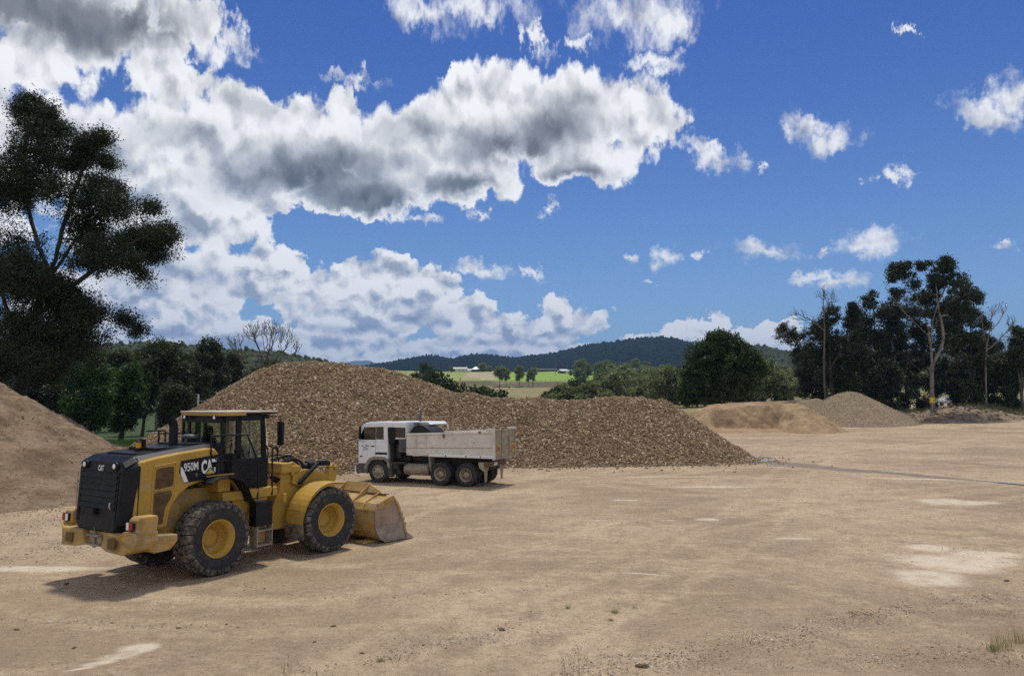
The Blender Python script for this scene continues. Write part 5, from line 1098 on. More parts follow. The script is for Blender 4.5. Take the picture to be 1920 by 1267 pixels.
for s in (-1, 1):
    o = front(MB().prism(sidep, 'y', s*1.46, s*1.50).build('side_plate', mat('worn_side', (.30,.215,.15), .7, var=.25, vscale=2.2, dust=.5, dustcol=(.36,.29,.22), bump=.1) if s < 0 else yel_w, LD, .008))
    front(MB().prism([(3.01,.48),(3.06,.28),(3.17,.13),(3.37,.015),(4.22,.01),(4.12,.32),(3.98,.60),(3.90,.60),(3.80,.44)], 'y', s*1.502, s*1.518).build('wear_plate', steel, LD, .006))
    front(MB().prism([(3.10,1.07),(3.30,1.15),(3.64,1.24),(3.72,1.12),(3.45,.93),(3.08,.90)], 'y', s*1.44, s*1.525).build('corner_gusset', yel_w, LD, .01))
    front(MB().prism([(3.64,1.22),(3.84,1.0),(4.02,.60),(4.20,.10),(4.14,.10),(3.94,.62),(3.78,.95)], 'y', s*1.45, s*1.54).build('side_cutter', yel_w, LD, .01))
    for z in (.68, .52, .38): front(MB().box(4.02-(z-.4)*.45,4.10-(z-.4)*.45,min(s*1.50,s*1.56),max(s*1.50,s*1.56),z,z+.09).build('edge_block', steel, LD, .01))
    front(MB().prism([(4.12,.0),(4.12,.20),(4.36,.06),(4.40,.0)], 'y', s*1.30, s*1.56).build('corner_tooth', steel, LD, .01))
front(MB().prism([(3.9,.0),(3.9,.05),(4.22,.05),(4.34,.0)], 'y', -1.45, 1.45).build('cutting_edge', steel, LD))
gu = MB(); gp = [(-1.30,1.22),(-1.05,1.30),(-.55,1.46),(-.45,1.50),(.45,1.50),(.55,1.46),(1.05,1.30),(1.30,1.22)]
n = len(gp); vs = [(3.56+(z-1.22)*.55, y, z) for y, z in gp] + [(3.60+(z-1.22)*.55, y, z) for y, z in gp]
gu.add(vs, [tuple(range(n)), tuple(range(n, 2*n))[::-1]] + [(i, (i+1) % n, n+(i+1) % n, n+i) for i in range(n)])
front(gu.build('spill_guard', yel_w, LD)); 
for y in (-.50, .50, -1.0, 1.0):
    h = 1.50 if abs(y) < .6 else 1.30
    front(MB().prism([(3.06,1.0),(3.14,1.10),(3.58+(h-1.22)*.55,h),(3.62,1.22),(3.34,1.12)], 'y', y-.02, y+.02).build('bucket_rib', yel_w, LD))
front(MB().box(3.56,3.70,-1.30,1.30,1.235,1.26).build('top_flange', rustm, LD, .004))
front(MB().box(2.86,3.06,-.62,-.42,.2,.95).box(2.86,3.06,.42,.62,.2,.95).box(2.80,3.06,-.15,.15,.55,1.0).build('hinge_plates', yel_w, LD, .02))
for y, x in ((.15,3.30),(-.12,3.22)):
    front(MB().tube([(x,y-.05,1.10),(x,y-.05,1.22),(x,y,1.26),(x,y+.05,1.22),(x,y+.05,1.10)], .014, 6).build('lifting_eye', rustm, LD))
front(MB().box(2.85,3.6,-1.2,-.9,.0,.06).build('heel_pad', yel_w, LD, .01))
# ---------------------------------------------------------------- tip truck (frame: x forward from the front axle, +y the side the camera sees)
twh = mat('truck_white', (0.74, 0.75, 0.76), 0.35, var=0.05, dust=0.22, coat=0.2, dustcol=(0.50, 0.44, 0.36))
tcr = mat('tray_cream', (0.64, 0.61, 0.53), 0.6, var=0.07, vscale=2, dust=0.32, dustcol=(0.42, 0.35, 0.26), bump=0.05)
ttg = mat('tailgate_beige', (0.36, 0.31, 0.23), 0.75, var=0.15, vscale=2.5, dust=0.6, dustcol=(0.28, 0.22, 0.15))
tgb = mat('arch_grey', (0.22, 0.20, 0.165), 0.7, var=0.15, dust=0.5); tdk = mat('chassis_black', (0.035, 0.032, 0.030), 0.75, var=0.3, dust=0.35, dustcol=(0.15, 0.12, 0.09))
tbp = mat('bumper_grey', (0.065, 0.065, 0.070), 0.6, var=0.15, dust=0.4, dustcol=(0.2, 0.17, 0.13)); tank_m = mat('dusty_tank', (0.30, 0.26, 0.20), 0.55, metal=0.2, var=0.2, vscale=4, dust=0.5)
hubm = mat('wheel_cream', (0.33, 0.28, 0.20), 0.7, var=0.25, vscale=5, dust=0.6); tarp_m = mat('tarp_black', (0.012, 0.012, 0.014), 0.6, var=0.3, bump=0.3, bscale=6)
flapm = mat('flap_beige', (0.33, 0.27, 0.20), 0.8, var=0.15, dust=0.5)
TK = empty('tip_truck', (-5.72, 36.95, 0.0), 2.7529, 'white six-wheeled tip truck with a cream tray, parked in front of the rock pile', 'tip truck')
def truck_wheel(x, y, dual=False):
    e = bpy.data.objects.new('wheel', None); COL.objects.link(e); e.parent = TK; e.location = (x, y, .52); e.empty_display_size = .2
    if y < 0: e.rotation_euler = (0, .2, math.pi)
    prof = [(.135,.30),(.15,.36),(.155,.43),(.14,.485),(.11,.515),(.05,.522),(.035,.510),(.02,.522),(-.02,.522),(-.035,.510),(-.05,.522),(-.11,.515),(-.14,.485),(-.155,.43),(-.15,.36),(-.135,.30)]
    MB().lathe([(t, r) for t, r in prof], (0,-.02,0), 'y', 40).build('tyre', rub, e)
    if dual: MB().lathe([(t, r) for t, r in prof], (0,-.34,0), 'y', 40).build('inner_tyre', rub, e)
    if dual: r = MB().lathe([(.135,.30),(.15,.295),(.13,.27),(.02,.255),(-.06,.25),(-.07,.15),(.0,.145),(.07,.12),(.085,.10),(.085,0)], (0,0,0), 'y', 30)
    else: r = MB().lathe([(.135,.30),(.15,.295),(.13,.27),(.10,.26),(.12,.20),(.16,.15),(.17,.11),(.20,.10),(.205,0)], (0,0,0), 'y', 30)
    ro = r.build('rim', hubm, e); b = MB()
    for k in range(8):
        a = 2*math.pi*k/8 + .3; y_, rr = (-.055, .20) if dual else (.125, .215)
        b.cyl((rr*math.cos(a), y_, rr*math.sin(a)), (rr*math.cos(a), y_+.012, rr*math.sin(a)), .028, 8)
    b.build('hand_holes', tdk, e); return e
for y in (1.08, -1.08): truck_wheel(0, y); truck_wheel(-3.21, y, True); truck_wheel(-4.47, y, True)
for x in (0, -3.21, -4.47): MB().cyl((x,-1.0,.52),(x,1.0,.52),.09,10).lathe([(-.2,.1),(-.1,.22),(.1,.22),(.2,.1)] if x else [(-.02,.09),(.02,.09)], (x,0,.52), 'y', 16).build('axle', tdk, TK)
# chassis
MB().box(-5.35,1.0,-.45,-.36,.72,.98).box(-5.35,1.0,.36,.45,.72,.98).box(-5.3,-5.2,-.45,.45,.72,.98).box(-1.5,-1.4,-.45,.45,.75,.95).box(-3.0,-2.9,-.45,.45,.75,.95).box(-.6,.7,-.35,.35,.65,1.15).box(-5.4,-1.45,-.55,.55,1.0,1.22).build('chassis', tdk, TK, .01)
# cab
roofz = 2.78
cabo = [(1.10,.86),(1.12,1.95),(1.02,2.40),(.96,2.62),(.72,2.74),(-.2,2.80),(-1.42,2.80),(-1.44,2.02),(-.50,2.00),(-.48,1.06),(-.42,1.06),(-.30,1.12),(.20,1.16),(.36,1.08),(.62,.86)]
cm = MB(); n = len(cabo)
cm.prism(cabo, 'y', -1.20, 1.20)
cab_t = cm.build('cab', twh, TK, .05, 3)
# side windows with dark frames (both sides)
for s in (1, -1):
    def win(name, pts, parent=cab_t):
        cx = sum(p[0] for p in pts)/len(pts); cz = sum(p[1] for p in pts)/len(pts)
        MB().prism([(cx+(x-cx)*1.06+ (.012 if x > cx else -.012), cz+(z-cz)*1.06) for x, z in pts], 'y', s*1.196, s*1.206).build('window_seal', blk_m, parent)
        return MB().prism(pts, 'y', s*1.207, s*1.212).build(name, dglass, parent)
    win('side_window', [(.96,1.98),(.93,2.20),(.76,2.53),(.21,2.54),(.20,1.99)])
    win('side_window', [(.12,2.01),(.12,2.55),(-.23,2.56),(-.24,2.01)])
    win('side_window', [(-.84,2.10),(-.84,2.54),(-1.38,2.54),(-1.38,2.10)])
    MB().box(.163,.172,min(s*1.199,s*1.204),max(s*1.199,s*1.204),1.25,2.58).box(-.45,.17,min(s*1.199,s*1.206),max(s*1.199,s*1.206),1.30,1.40).build('door_gap', blk_m, cab_t)
    MB().box(.22,.42,min(s*1.20,s*1.225),max(s*1.20,s*1.225),1.655,1.695).build('door_handle', blk_m, cab_t, .008)
    MB().box(.86,1.0,min(s*1.20,s*1.215),max(s*1.20,s*1.215),1.17,1.23).build('side_marker', red_l, cab_t)
    # wheel arch band
    pa = [(.62,.62),(.58,.78),(.42,.98),(.22,1.06),(-.28,1.06),(-.44,.96),(-.50,.70)]; pb = [(.74,.62),(.72,.86),(.50,1.12),(.26,1.20),(-.34,1.20),(-.54,1.06),(-.62,.70)]
    am = MB()
    for i in range(len(pa)-1):
        am.prism([pa[i], pa[i+1], pb[i+1], pb[i]], 'y', s*.80, s*1.22)
    am.build('wheel_arch', tgb, TK, .01)
    MB().prism([(1.18,.42),(1.20,.80),(1.12,.84),(.72,.84),(.58,.62),(.54,.42)], 'y', s*.78, s*1.21).build('bumper_end', tbp, TK, .04)
    MB().prism([(-.46,.95),(-.46,.30),(-.66,.28),(-.70,.95)], 'y', s*.82, s*1.16).build('step_guard', tbp, TK, .02)
    MB().box(-1.38,-.60,min(s*.72,s*1.18),max(s*.72,s*1.18),.90,.98).box(-1.0,-.66,min(s*.6,s*1.1),max(s*.6,s*1.1),.66,.90).build('battery_box', tdk, TK, .01)
    MB().cyl((-.95,s*.72,.52),(-.95,s*1.0,.52),.13,14).build('air_tank', tdk, TK)
    tkb = MB().lathe([(-.62,0),(-.62,.24),(-.60,.265),(.60,.265),(.62,.24),(.62,0)], (-1.92, s*.90, .66), 'x', 28).build('fuel_tank', tank_m, TK)
    for x in (-2.42,-2.36,-1.48,-1.42): MB().lathe([(-.015,.27),(.015,.27)], (x, s*.90, .66), 'x', 28).build('tank_strap', steel, tkb)
    MB().prism([(-2.62,1.05),(-2.58,1.32),(-2.66,1.34),(-2.74,.62),(-2.68,.62)], 'y', s*.72, s*1.18).build('rear_mudguard', tgb, TK, .01)
MB().prism([(1.14,.42),(1.22,.46),(1.23,.80),(1.14,.84)], 'y', -1.20, 1.20).build('front_bumper', tbp, TK, .03)
MB().prism([(1.16,.36),(1.28,.40),(1.29,.76),(1.2,.80)], 'y', .90, 1.19).prism([(1.16,.36),(1.28,.40),(1.29,.76),(1.2,.80)], 'y', -1.19, -.90).build('bumper_corner', twh, TK, .03)
MB().prism([(1.115,1.98),(1.135,1.98),(1.02,2.52),(1.0,2.52)], 'y', -1.08, 1.08).build('windscreen', dglass, TK)
# sign writing on the door, too worn to read: a curved heading over four short lines of marks
lt = mat('sign_writing', (.13,.13,.17), .6); rs = random.Random(9)
sw_ = MB()
for j in range(11):
    if j == 4: continue
    u = (j - 5) / 5; x = .72 - u*.20; z = 1.70 - .035*u*u
    for k in range(3): w_ = .006; dx = (k - 1) * .010; sw_.box(x+dx-w_/2, x+dx+w_/2, 1.2055, 1.2085, z - .025, z + .025) if k != rs.randint(0, 2) else sw_.box(x+dx-.006, x+dx+.006, 1.2055, 1.2085, z - .025 + .03*rs.random(), z + .02)
for i, wd in enumerate((.20, .30, .24, .32)):
    x = -wd/2
    while x < wd/2: l = rs.uniform(.010, .035); sw_.box(.72-x-l, .72-x, 1.2055, 1.2085, 1.612-i*.042, 1.630-i*.042); x += l + .009
sw_.build('sign_writing', lt, cab_t)
# mirrors, snorkel, roof gear
for s in (1, -1):
    MB().prism([(.98,1.98),(.96,2.56),(.90,2.58),(.90,2.0)], 'y', s*1.25, s*1.42).build('mirror', blk_m, TK, .03)
    MB().tube([(.84,s*1.2,2.62),(.92,s*1.34,2.62),(.93,s*1.34,1.9),(.80,s*1.2,1.86)], .014, 6).build('mirror_arm', blk_m, TK)
MB().prism([(-.50,2.10),(-.47,2.52),(-.52,2.57),(-.86,2.56),(-.90,2.48),(-.88,1.92),(-.80,1.78),(-.58,1.78)], 'y', 1.0, 1.24).tube([(-.68,1.12,1.85),(-.70,1.05,1.3),(-.66,1.0,1.05)], .10, 12).build('air_intake', blk_m, TK, .04)
MB().box(-1.46,-1.08,.92,1.22,1.44,2.0).box(-1.12,-1.10,.9,1.225,1.46,1.98).box(-1.32,-1.24,1.22,1.228,1.72,1.82).build('side_box', tbp, TK, .015)
MB().box(-1.05,-.72,.55,.95,1.15,1.8).box(-1.4,-.55,-.8,.7,1.0,1.98).build('engine_tunnel', tdk, TK, .03)
MB().tube([(-1.30,-.4,2.7),(-1.30,-.4,3.20),(-1.36,-.4,3.27)], .055, 10).build('exhaust_stack', tbp, TK)
MB().box(.60,.66,-1.0,1.0,2.76,2.79).build('roof_gutter', twh, TK)
# tray (tilted a little up to the rear as in the photo)
def tz(x, z0, z1, x0=-1.46, x1=-5.78): return z0 + (z1 - z0) * (x - x0) / (x1 - x0)
tr = MB()
for s in (1, -1):
    a, b = sorted((s*1.16, s*1.20))
    tr.prism([(-1.46,2.26),(-5.78,2.42),(-5.78,1.30),(-2.66,1.38),(-2.30,1.30),(-1.85,1.27),(-1.46,1.38)], 'y', a, b)
tr.prism([(-1.46,2.22),(-1.50,2.22),(-1.50,1.30),(-1.46,1.30)], 'y', -1.16, 1.16); tr.prism([(-1.46,1.30),(-5.78,1.26),(-5.78,1.32),(-1.46,1.36)], 'y', -1.16, 1.16)
tray = tr.build('tray', tcr, TK, .012)
for s in (1, -1):
    a, b = sorted((s*1.19, s*1.25))
    MB().prism([(-1.42,2.20),(-1.42,2.29),(-5.80,2.46),(-5.80,2.36)], 'y', a, b).build('top_rail', tcr, tray, .015)
    a, b = sorted((s*1.20, s*1.24))
    MB().prism([(-2.62,1.28),(-2.66,1.41),(-5.78,1.40),(-5.78,1.27)], 'y', a, b).build('bottom_rail', twh, tray, .012)
    a, b = sorted((s*1.20, s*1.212))
    MB().prism([(-1.48,1.62),(-1.48,1.645),(-5.76,1.745),(-5.76,1.72)], 'y', a, b).build('side_crease', ttg, tray)
    l = MB()
    for x in (-1.98,-2.48): l.box(x-.012,x+.012,min(s*1.21,s*1.24),max(s*1.21,s*1.24),1.66,2.20)
    for z in (1.90,): l.box(-2.48,-1.98,min(s*1.21,s*1.24),max(s*1.21,s*1.24),z-.012,z+.012)
    l.build('side_ladder', tcr, tray)
    l = MB()
    for x in (-3.5, -4.5, -5.2): l.box(x-.03,x+.03,min(s*1.24,s*1.25),max(s*1.24,s*1.25),1.30,1.36)
    l.box(-3.42,-3.36,min(s*1.20,s*1.27),max(s*1.20,s*1.27),2.12,2.32); l.box(-5.22,-5.10,min(s*1.20,s*1.27),max(s*1.20,s*1.27),2.36,2.44)
    l.build('latches', rustm, tray)
    a, b = sorted((s*1.12, s*1.26))
    MB().prism([(-5.50,2.42),(-5.48,2.56),(-5.86,2.58),(-5.88,1.22),(-5.78,1.20),(-5.78,2.42)], 'y', a, b).build('corner_post', tcr, tray, .02)
tg = MB().box(-5.86,-5.82,-1.14,1.14,1.22,2.50).build('tailgate', ttg, TK, .01)
rb_ = MB().box(-5.90,-5.86,-1.14,1.14,2.44,2.52).box(-5.90,-5.86,-1.14,1.14,1.22,1.30)
for y in (-1.12,-.42,.42,1.06): rb_.box(-5.90,-5.86,y-.03,y+.03,1.30,2.44)
rb_.build('tailgate_ribs', ttg, tg, .008)
for y in (.86, -.86):
    r = MB().box(-5.905,-5.862,y-.15,y+.15,1.46,1.86).build('reflector_board', mat('reflector_yellow', (.55,.33,.05), .5, dust=.3), tg)
    MB().add([(-5.908,y-.12,1.52),(-5.908,y-.12,1.72),(-5.908,y+.12,1.80),(-5.908,y+.12,1.60)],[(0,1,2,3)]).build('red_patch', mat('reflector_red', (.35,.05,.03), .5, dust=.3), r)
# rolled tarp and headboard
MB().prism([(-1.45,2.80),(-2.20,2.80),(-2.34,2.70),(-2.46,2.40),(-2.42,2.40),(-2.30,2.66),(-2.16,2.755),(-1.45,2.755)], 'y', -1.15, -1.10).prism([(-1.45,2.755),(-2.20,2.755),(-2.34,2.66),(-2.36,2.70),(-2.20,2.80),(-1.45,2.80)], 'y', -1.15, .55).build('headboard_hood', twh, TK, .01)
MB().prism([(-1.47,2.2),(-1.47,2.80),(-1.44,2.80),(-1.44,2.2)], 'y', -1.18, 1.18).build('headboard', twh, TK, .008)
ta = MB(); pts = [(-1.52 - 1.2*k/14, 2.30 + .36*math.sin(math.pi*min(1, k/14*1.0))**.8) for k in range(15)]
ta.prism([(-1.50,2.15)] + pts + [(-2.72,2.15)], 'y', -.2, 1.08)
ta.build('rolled_tarp', tarp_m, TK, .03)
MB().tube([(-1.62,1.10,2.30),(-1.78,1.10,2.56),(-2.05,1.10,2.66),(-2.3,1.10,2.62),(-2.62,1.10,2.40)], .022, 6).build('tarp_bow', blk_m, TK)
# rear end
MB().box(-5.45,-5.30,-1.12,1.12,.86,1.10).build('rear_bar', mat('rusty_bar', (.12,.075,.05), .8, dust=.4), TK, .01)
for y in (.30, .18, .06): MB().box(-5.475,-5.45,y-.035,y+.035,.90,1.04).build('tail_lamp', wht_l if y < .5 else red_l, TK)
for s in (1, -1):
    MB().prism([(s*1.14,1.08),(s*.66,1.08),(s*.72,.80),(s*.80,.22),(s*.98,.20),(s*1.04,.62),(s*1.10,.82)], 'x', -5.32, -5.29).build('mudflap', flapm, TK, .005)
    a, b = sorted((s*.62, s*1.18))
    MB().prism([(-5.06,1.08),(-5.10,.85),(-5.30,.70),(-5.33,.72),(-5.33,1.10)], 'y', a, b).build('rear_mudguard', flapm, TK, .02)
# ---------------------------------------------------------------- farm buildings far off
fw = mat('farm_cream', (.62,.58,.48), .7); fr_ = mat('roof_iron', (.62,.64,.66), .4, metal=.2); fwh = mat('farm_white', (.78,.80,.82), .5); fdk = mat('farm_dark', (.07,.08,.09), .8); ffg = mat('fence_timber', (.25,.22,.18), .9)
def gz(x, y): return float(ground_z(x, y))
def bld(name, px, D, w, dp, h, rh, wall, roof, lab, rz=0.0, hip=0.0, openings=(), zo=0.0):
    b = at(px, 700, D); e = empty(name, (b.x, D, gz(b.x, D) - .2 + zo), rz, lab, 'building')
    MB().box(-w/2, w/2, -dp/2, dp/2, 0, h + .2).build('wall', wall, e)
    o = .4; m = MB(); z0, z1 = h + .2, h + .2 + rh
    m.add([(-w/2-o,-dp/2-o,z0),(w/2+o,-dp/2-o,z0),(w/2+o,dp/2+o,z0),(-w/2-o,dp/2+o,z0),(-w/2-o+hip,0,z1),(w/2+o-hip,0,z1)], [(3,2,1,0),(0,1,5,4),(2,3,4,5),(3,0,4),(1,2,5)])
    m.build('roof', roof, e)
    for (x0, x1, za, zb_, nm) in openings: MB().box(x0, x1, -dp/2-.06, -dp/2-.005, za+.2, zb_+.2).build(nm, fdk, e)
    return e
bld('farm_shed', 859, 822, 19, 9, 3.4, 1.5, fw, fr_, 'long cream farm shed with a grey iron roof on the distant paddock', openings=[(-6,-3,0,2.4,'door'),(1,2.2,1,2,'window'),(5,6.2,1,2,'window')])
bld('farm_house', 892, 824, 8.5, 8, 2.2, 3.2, fdk, fwh, 'farm house with a steep white pyramid roof on the distant paddock', hip=4.0, openings=[(-1,0,0,2,'door')])
bld('farm_shed', 881, 828, 6.5, 6, 1.8, 1.2, fwh, fwh, 'low white lean-to shed at the left foot of the pyramid-roofed house')
bld('farm_shed', 847, 838, 5, 5, 2.2, .8, fwh, fr_, 'tiny white shed left of the long cream farm shed')
bld('farm_house', 1056, 742, 8, 7, 1.8, 1.9, fdk, fr_, 'right-hand farm house with a bright slanting roof beside tall trees', rz=.5, openings=[(-3,-2,.9,2,'window'),(1,2,0,2,'door')])
bld('farm_shed', 1066, 738, 6, 6, 2.4, .8, fw, fr_, 'small pale shed right of the house with the slanting roof')
bld('farm_shed', 1022, 800, 24, 7, 1.9, 1.2, fdk, mat('old_iron', (.10,.115,.11), .9), 'long low dark shed on the skyline of the green paddock')
bld('farm_shed', 1104, 700, 7, 5, 2.0, .8, fdk, fr_, 'small blue-grey shed among the trees right of the farm houses')
def pole(px, D, H, lab, cross=True):
    b = at(px, 700, D); e = empty('power_pole', (b.x, D, gz(b.x, D) - .2), 0, lab, 'power pole')
    MB().tube([(0,0,0),(0,0,H)], [.2,.13], 8).build('pole', ffg, e)
    if cross: MB().box(-1.1,1.1,-.07,.07,H-.6,H-.4).build('crossarm', ffg, e)
pole(761, 480, 11, 'thin power pole on the skyline left of the dark skyline tree'); pole(1042, 700, 11, 'thin power pole left of the right-hand farm house'); pole(720, 640, 10, 'faint power pole by the small skyline tree')
def fence(p0, p1, n, h, lab, rails=2):
    a = at(p0[0], 700, p0[1]); b = at(p1[0], 700, p1[1]); e = empty('paddock_fence', (a.x, a.y, 0), 0, lab, 'fence'); P = []
    for i in range(n):
        t = i / (n - 1); x, y = a.x + (b.x - a.x) * t, a.y + (b.y - a.y) * t; P.append((x - a.x, y - a.y, gz(x, y)))
        q = P[-1]; MB().box(q[0]-.12,q[0]+.12,q[1]-.12,q[1]+.12,q[2]-.3,q[2]+h).build('post', ffg, e)
    for k in range(rails): MB().tube([(q[0], q[1], q[2] + h * (.5 + .4 * k)) for q in P], .04, 4).build('rail', ffg, e)
fence((872, 655), (900, 650), 9, 1.5, 'timber yard fence below the tan strip of paddock'); fence((950, 600), (1140, 604), 22, 1.3, 'fence along the foot of the bright green paddock', 2)
# ---------------------------------------------------------------- sign, vehicle, posts
b = at(1748, 750, 113.4); zg = max(float(rb_h(np.array([b.x]), np.array([113.4]))[0]), 0)
sg = empty('yellow_sign', (b.x, 113.4, zg), 0, 'square yellow sign on a post in front of the tallest gum trunk', 'sign')
sy = mat('sign_yellow', (.62,.44,.02), .5, var=.06)
MB().box(-.04,.04,0,.06,-.2,b.z-zg+.42).build('post', steel, sg); bo = MB().box(-.43,.43,-.03,-.005,b.z-zg-.42,b.z-zg+.42).build('board', sy, sg, .01)
MB().box(-.40,.40,-.034,-.031,b.z-zg-.40,b.z-zg-.385).box(-.40,.40,-.034,-.031,b.z-zg+.385,b.z-zg+.40).box(-.40,-.385,-.034,-.031,b.z-zg-.38,b.z-zg+.38).box(.385,.40,-.034,-.031,b.z-zg-.38,b.z-zg+.38).build('border', blk, bo)
b = at(1772, 745, 146); ut = empty('parked_ute', (b.x, 146, b.z - 1.62), R(12), 'white utility vehicle half hidden behind the trunks right of the yellow sign', 'ute')
wv = mat('ute_white', (.80,.81,.82), .3, coat=.3, var=.02)
MB().prism([(-2.5,.45),(-2.5,1.0),(-.7,1.05),(-.55,1.65),(.6,1.70),(1.15,1.12),(2.3,.98),(2.45,.5)], 'y', -.86, .86).build('body', wv, ut, .06, 3)
MB().prism([(-.45,1.12),(-.38,1.58),(.5,1.60),(.9,1.14)], 'y', -.875, .875).build('window', dglass, ut)
for x in (-1.5, 1.5):
    for y in (-.8, .8): w_ = MB().lathe([(-.11,.2),(-.11,.34),(.11,.34),(.11,.2)], (x,y,.36), 'y', 20).build('wheel', rub, ut); MB().lathe([(-.115,0),(-.115,.2),(.115,.2),(.115,0)], (x,y,.36), 'y', 16).build('rim', steel, w_)
MB().box(-.3,.3,-.3,.3,1.70,1.78).build('roof_rack', steel, ut)
b = at(372, 745, 66); e = empty('marker_post', (b.x, 66, 0), 0, 'slim white post sticking up behind the left end of the rock pile', 'post'); MB().box(-.05,.05,-.05,.05,-1,b.z+.3).build('post', mat('post_white', (.6,.6,.58), .6), e); MB().box(0,2.2,-.03,.03,b.z-.35,b.z-.27).build('rail', ffg, e)
# ---------------------------------------------------------------- loose stones, clods and plants of the yard
def pg(px, py): p = gnd(px, py); return p.x, p.y
rng = np.random.default_rng(21)
n = 260000; v = rng.uniform(0, 1, n); yy = 9.5 * (60 / 9.5) ** v; xx = rng.uniform(-.80, .80, n) * yy
d_ = fbm(xx, yy, 2.2, 4, 61, .6) + fbm(xx, yy, .5, 2, 62) * .35
lines = np.zeros(n)
for pts, wd, amp in (([(560,1267),(760,1225),(900,1195),(1010,1150)],.22,.9),([(1080,1262),(1250,1230),(1480,1195),(1620,1160),(1740,1130),(1880,1118)],.35,1.3),([(0,1160),(300,1172),(520,1170)],.16,.7),([(420,1100),(650,1120),(900,1110)],.3,.5),([(1640,1240),(1780,1222),(1920,1240)],.4,.9),([(60,1045),(140,1015),(240,1000)],.8,.9),([(0,1010),(90,985),(160,960)],.9,.9)):
    P = [np.array(pg(*p)) for p in pts]; dm = np.full(n, 9.)
    for a, b in zip(P[:-1], P[1:]):
        d = b - a; t = np.clip(((xx-a[0])*d[0]+(yy-a[1])*d[1])/(d@d), 0, 1); dm = np.minimum(dm, np.hypot(xx-a[0]-t*d[0], yy-a[1]-t*d[1]))
    lines = np.maximum(lines, amp * np.exp(-(dm / wd) ** 2))
keep = rng.random(n) < np.clip(.05 + sstep(.05, .6, d_) * .22 + lines * .55, 0, 1)
xx, yy, ln_ = xx[keep], yy[keep], lines[keep]; s = (.0035 + .012 * rng.random(len(xx)) ** 4.0) * (1 + .5 * (ln_ > .3)) * np.interp(yy, [10, 60], [.9, 1.9])
ps = stone_mat('yard_pebble', (.27,.20,.135), (.52,.42,.30), (.75,.69,.58), .15)
o = lumps('loose_stones', np.c_[xx, yy, ground_z(xx, yy) + s * .25], s, rng, ps, None, .25, (1.2,1,.6)); tag(o, 'scattered pebbles and grit on the tan yard', 'gravel', kind='stuff')
# fallen stones at the feet of the heaps
def toe(name, hf, box, n, smin, smax, m, seed, lab):
    r_ = np.random.default_rng(seed); x = r_.uniform(box[0], box[1], n); y = r_.uniform(box[2], box[3], n); h = hf(x, y)
    k = (h < .05) & (r_.random(n) < np.exp(h * 1.6)); x, y = x[k], y[k]; s_ = smin + (smax - smin) * r_.random(len(x)) ** 2
    o = lumps(name, np.c_[x, y, ground_z(x, y) + s_ * .3], s_, r_, m, None, .28, (1,.9,.65)); tag(o, lab, 'stones', kind='stuff')
toe('fallen_stones', big_h, (-26, 19, 36, 52), 16000, .02, .09, sm, 71, 'stones rolled out from the foot of the rock pile')
toe('fallen_stones', left_h, (-24, -6, 15, 40), 26000, .008, .04, gs, 72, 'small stones washed from the foot of the earth bank')
def clod(px, py, s, lab, m, seed, sq=(1.5,.9,.5)):
    x, y = pg(px, py); r_ = np.random.default_rng(seed); bm = bmesh.new(); bmesh.ops.create_icosphere(bm, subdivisions=3, radius=s)
    for v in bm.verts:
        c = v.co.normalized(); k = 1 + .55 * float(fbm(np.array([c.x*3+seed]), np.array([c.y*3+c.z*2.3]), 1.0, 4, seed)[()]) ; v.co = Vector((v.co.x*sq[0]*k, v.co.y*sq[1]*k, v.co.z*sq[2]*k))
    me = bpy.data.meshes.new('clod'); bm.to_mesh(me); bm.free(); me.materials.append(m); o = link('clod', me); o.location = (x, y, float(ground_z(x, y)) + s * sq[2] * .3); o.rotation_euler = (0, 0, seed); tag(o, lab, 'clod', 'loose clods and rocks in the foreground')
cm_ = heap_mat('clod_earth', (.17,.115,.07), (.26,.18,.115), (.32,.23,.15), 4, .8, 40); pm_ = heap_mat('pale_rock', (.42,.36,.28), (.55,.48,.39), (.5,.42,.33), 4, .5, 40)
for i, (px, py, s, lab, m) in enumerate([(1204,1249,.062,'largest brown clod beside the pale stone at the bottom of the photo',cm_),(1213,1242,.05,'pale stone resting against the largest brown clod',pm_),(941,1179,.055,'dark clod right of the curved pebble line',cm_),(1147,1263,.04,'pale stone at the bottom edge left of the largest clod',pm_),(335,1176,.03,'small dark clod in the pebble line below the loader',cm_),(139,1214,.03,'small dark clod left of the long pale silt streak',cm_),(31,1181,.035,'small dark clod at the far left of the foreground',cm_),(625,1173,.03,'dark clod in the middle pebble line',cm_),(125,1095,.045,'small dark clod on the ground below the bumper of the loader',cm_),(679,1224,.03,'dark clod below the curved pebble line',cm_),(1888,1088,.05,'brown clod beside the large pale silt patch',cm_),(590,1200,.03,'dark clod left of the curved pebble line',cm_)]):
    clod(px, py, s, lab, m, i + 3)
# rocks by the grass strip behind the bank
rkm = heap_mat('red_rock', (.20,.12,.08), (.27,.17,.115), (.24,.2,.16), 2, .8, 12)
for i, (px, py, s, lab) in enumerate([(226,838,.55,'largest reddish rock behind the loader bonnet'),(240,841,.5,'flat reddish rock right of the largest one'),(214,842,.4,'small reddish rock left of the largest one'),(252,846,.4,'reddish rock just above the loader beacon')]):
    x, y = pg(px, 846); p = at(px, py, 52); bm = bmesh.new(); bmesh.ops.create_icosphere(bm, subdivisions=2, radius=s)
    r_ = random.Random(i)
    for v in bm.verts: v.co = Vector((v.co.x*1.4, v.co.y, v.co.z*.75)) * r_.uniform(.8, 1.2)
    me = bpy.data.meshes.new('rock'); bm.to_mesh(me); bm.free(); me.materials.append(rkm); o = link('rock', me); o.location = (p.x, 52, .25); o.rotation_euler = (0,0,i); tag(o, lab, 'rock', 'reddish rocks behind the loader')
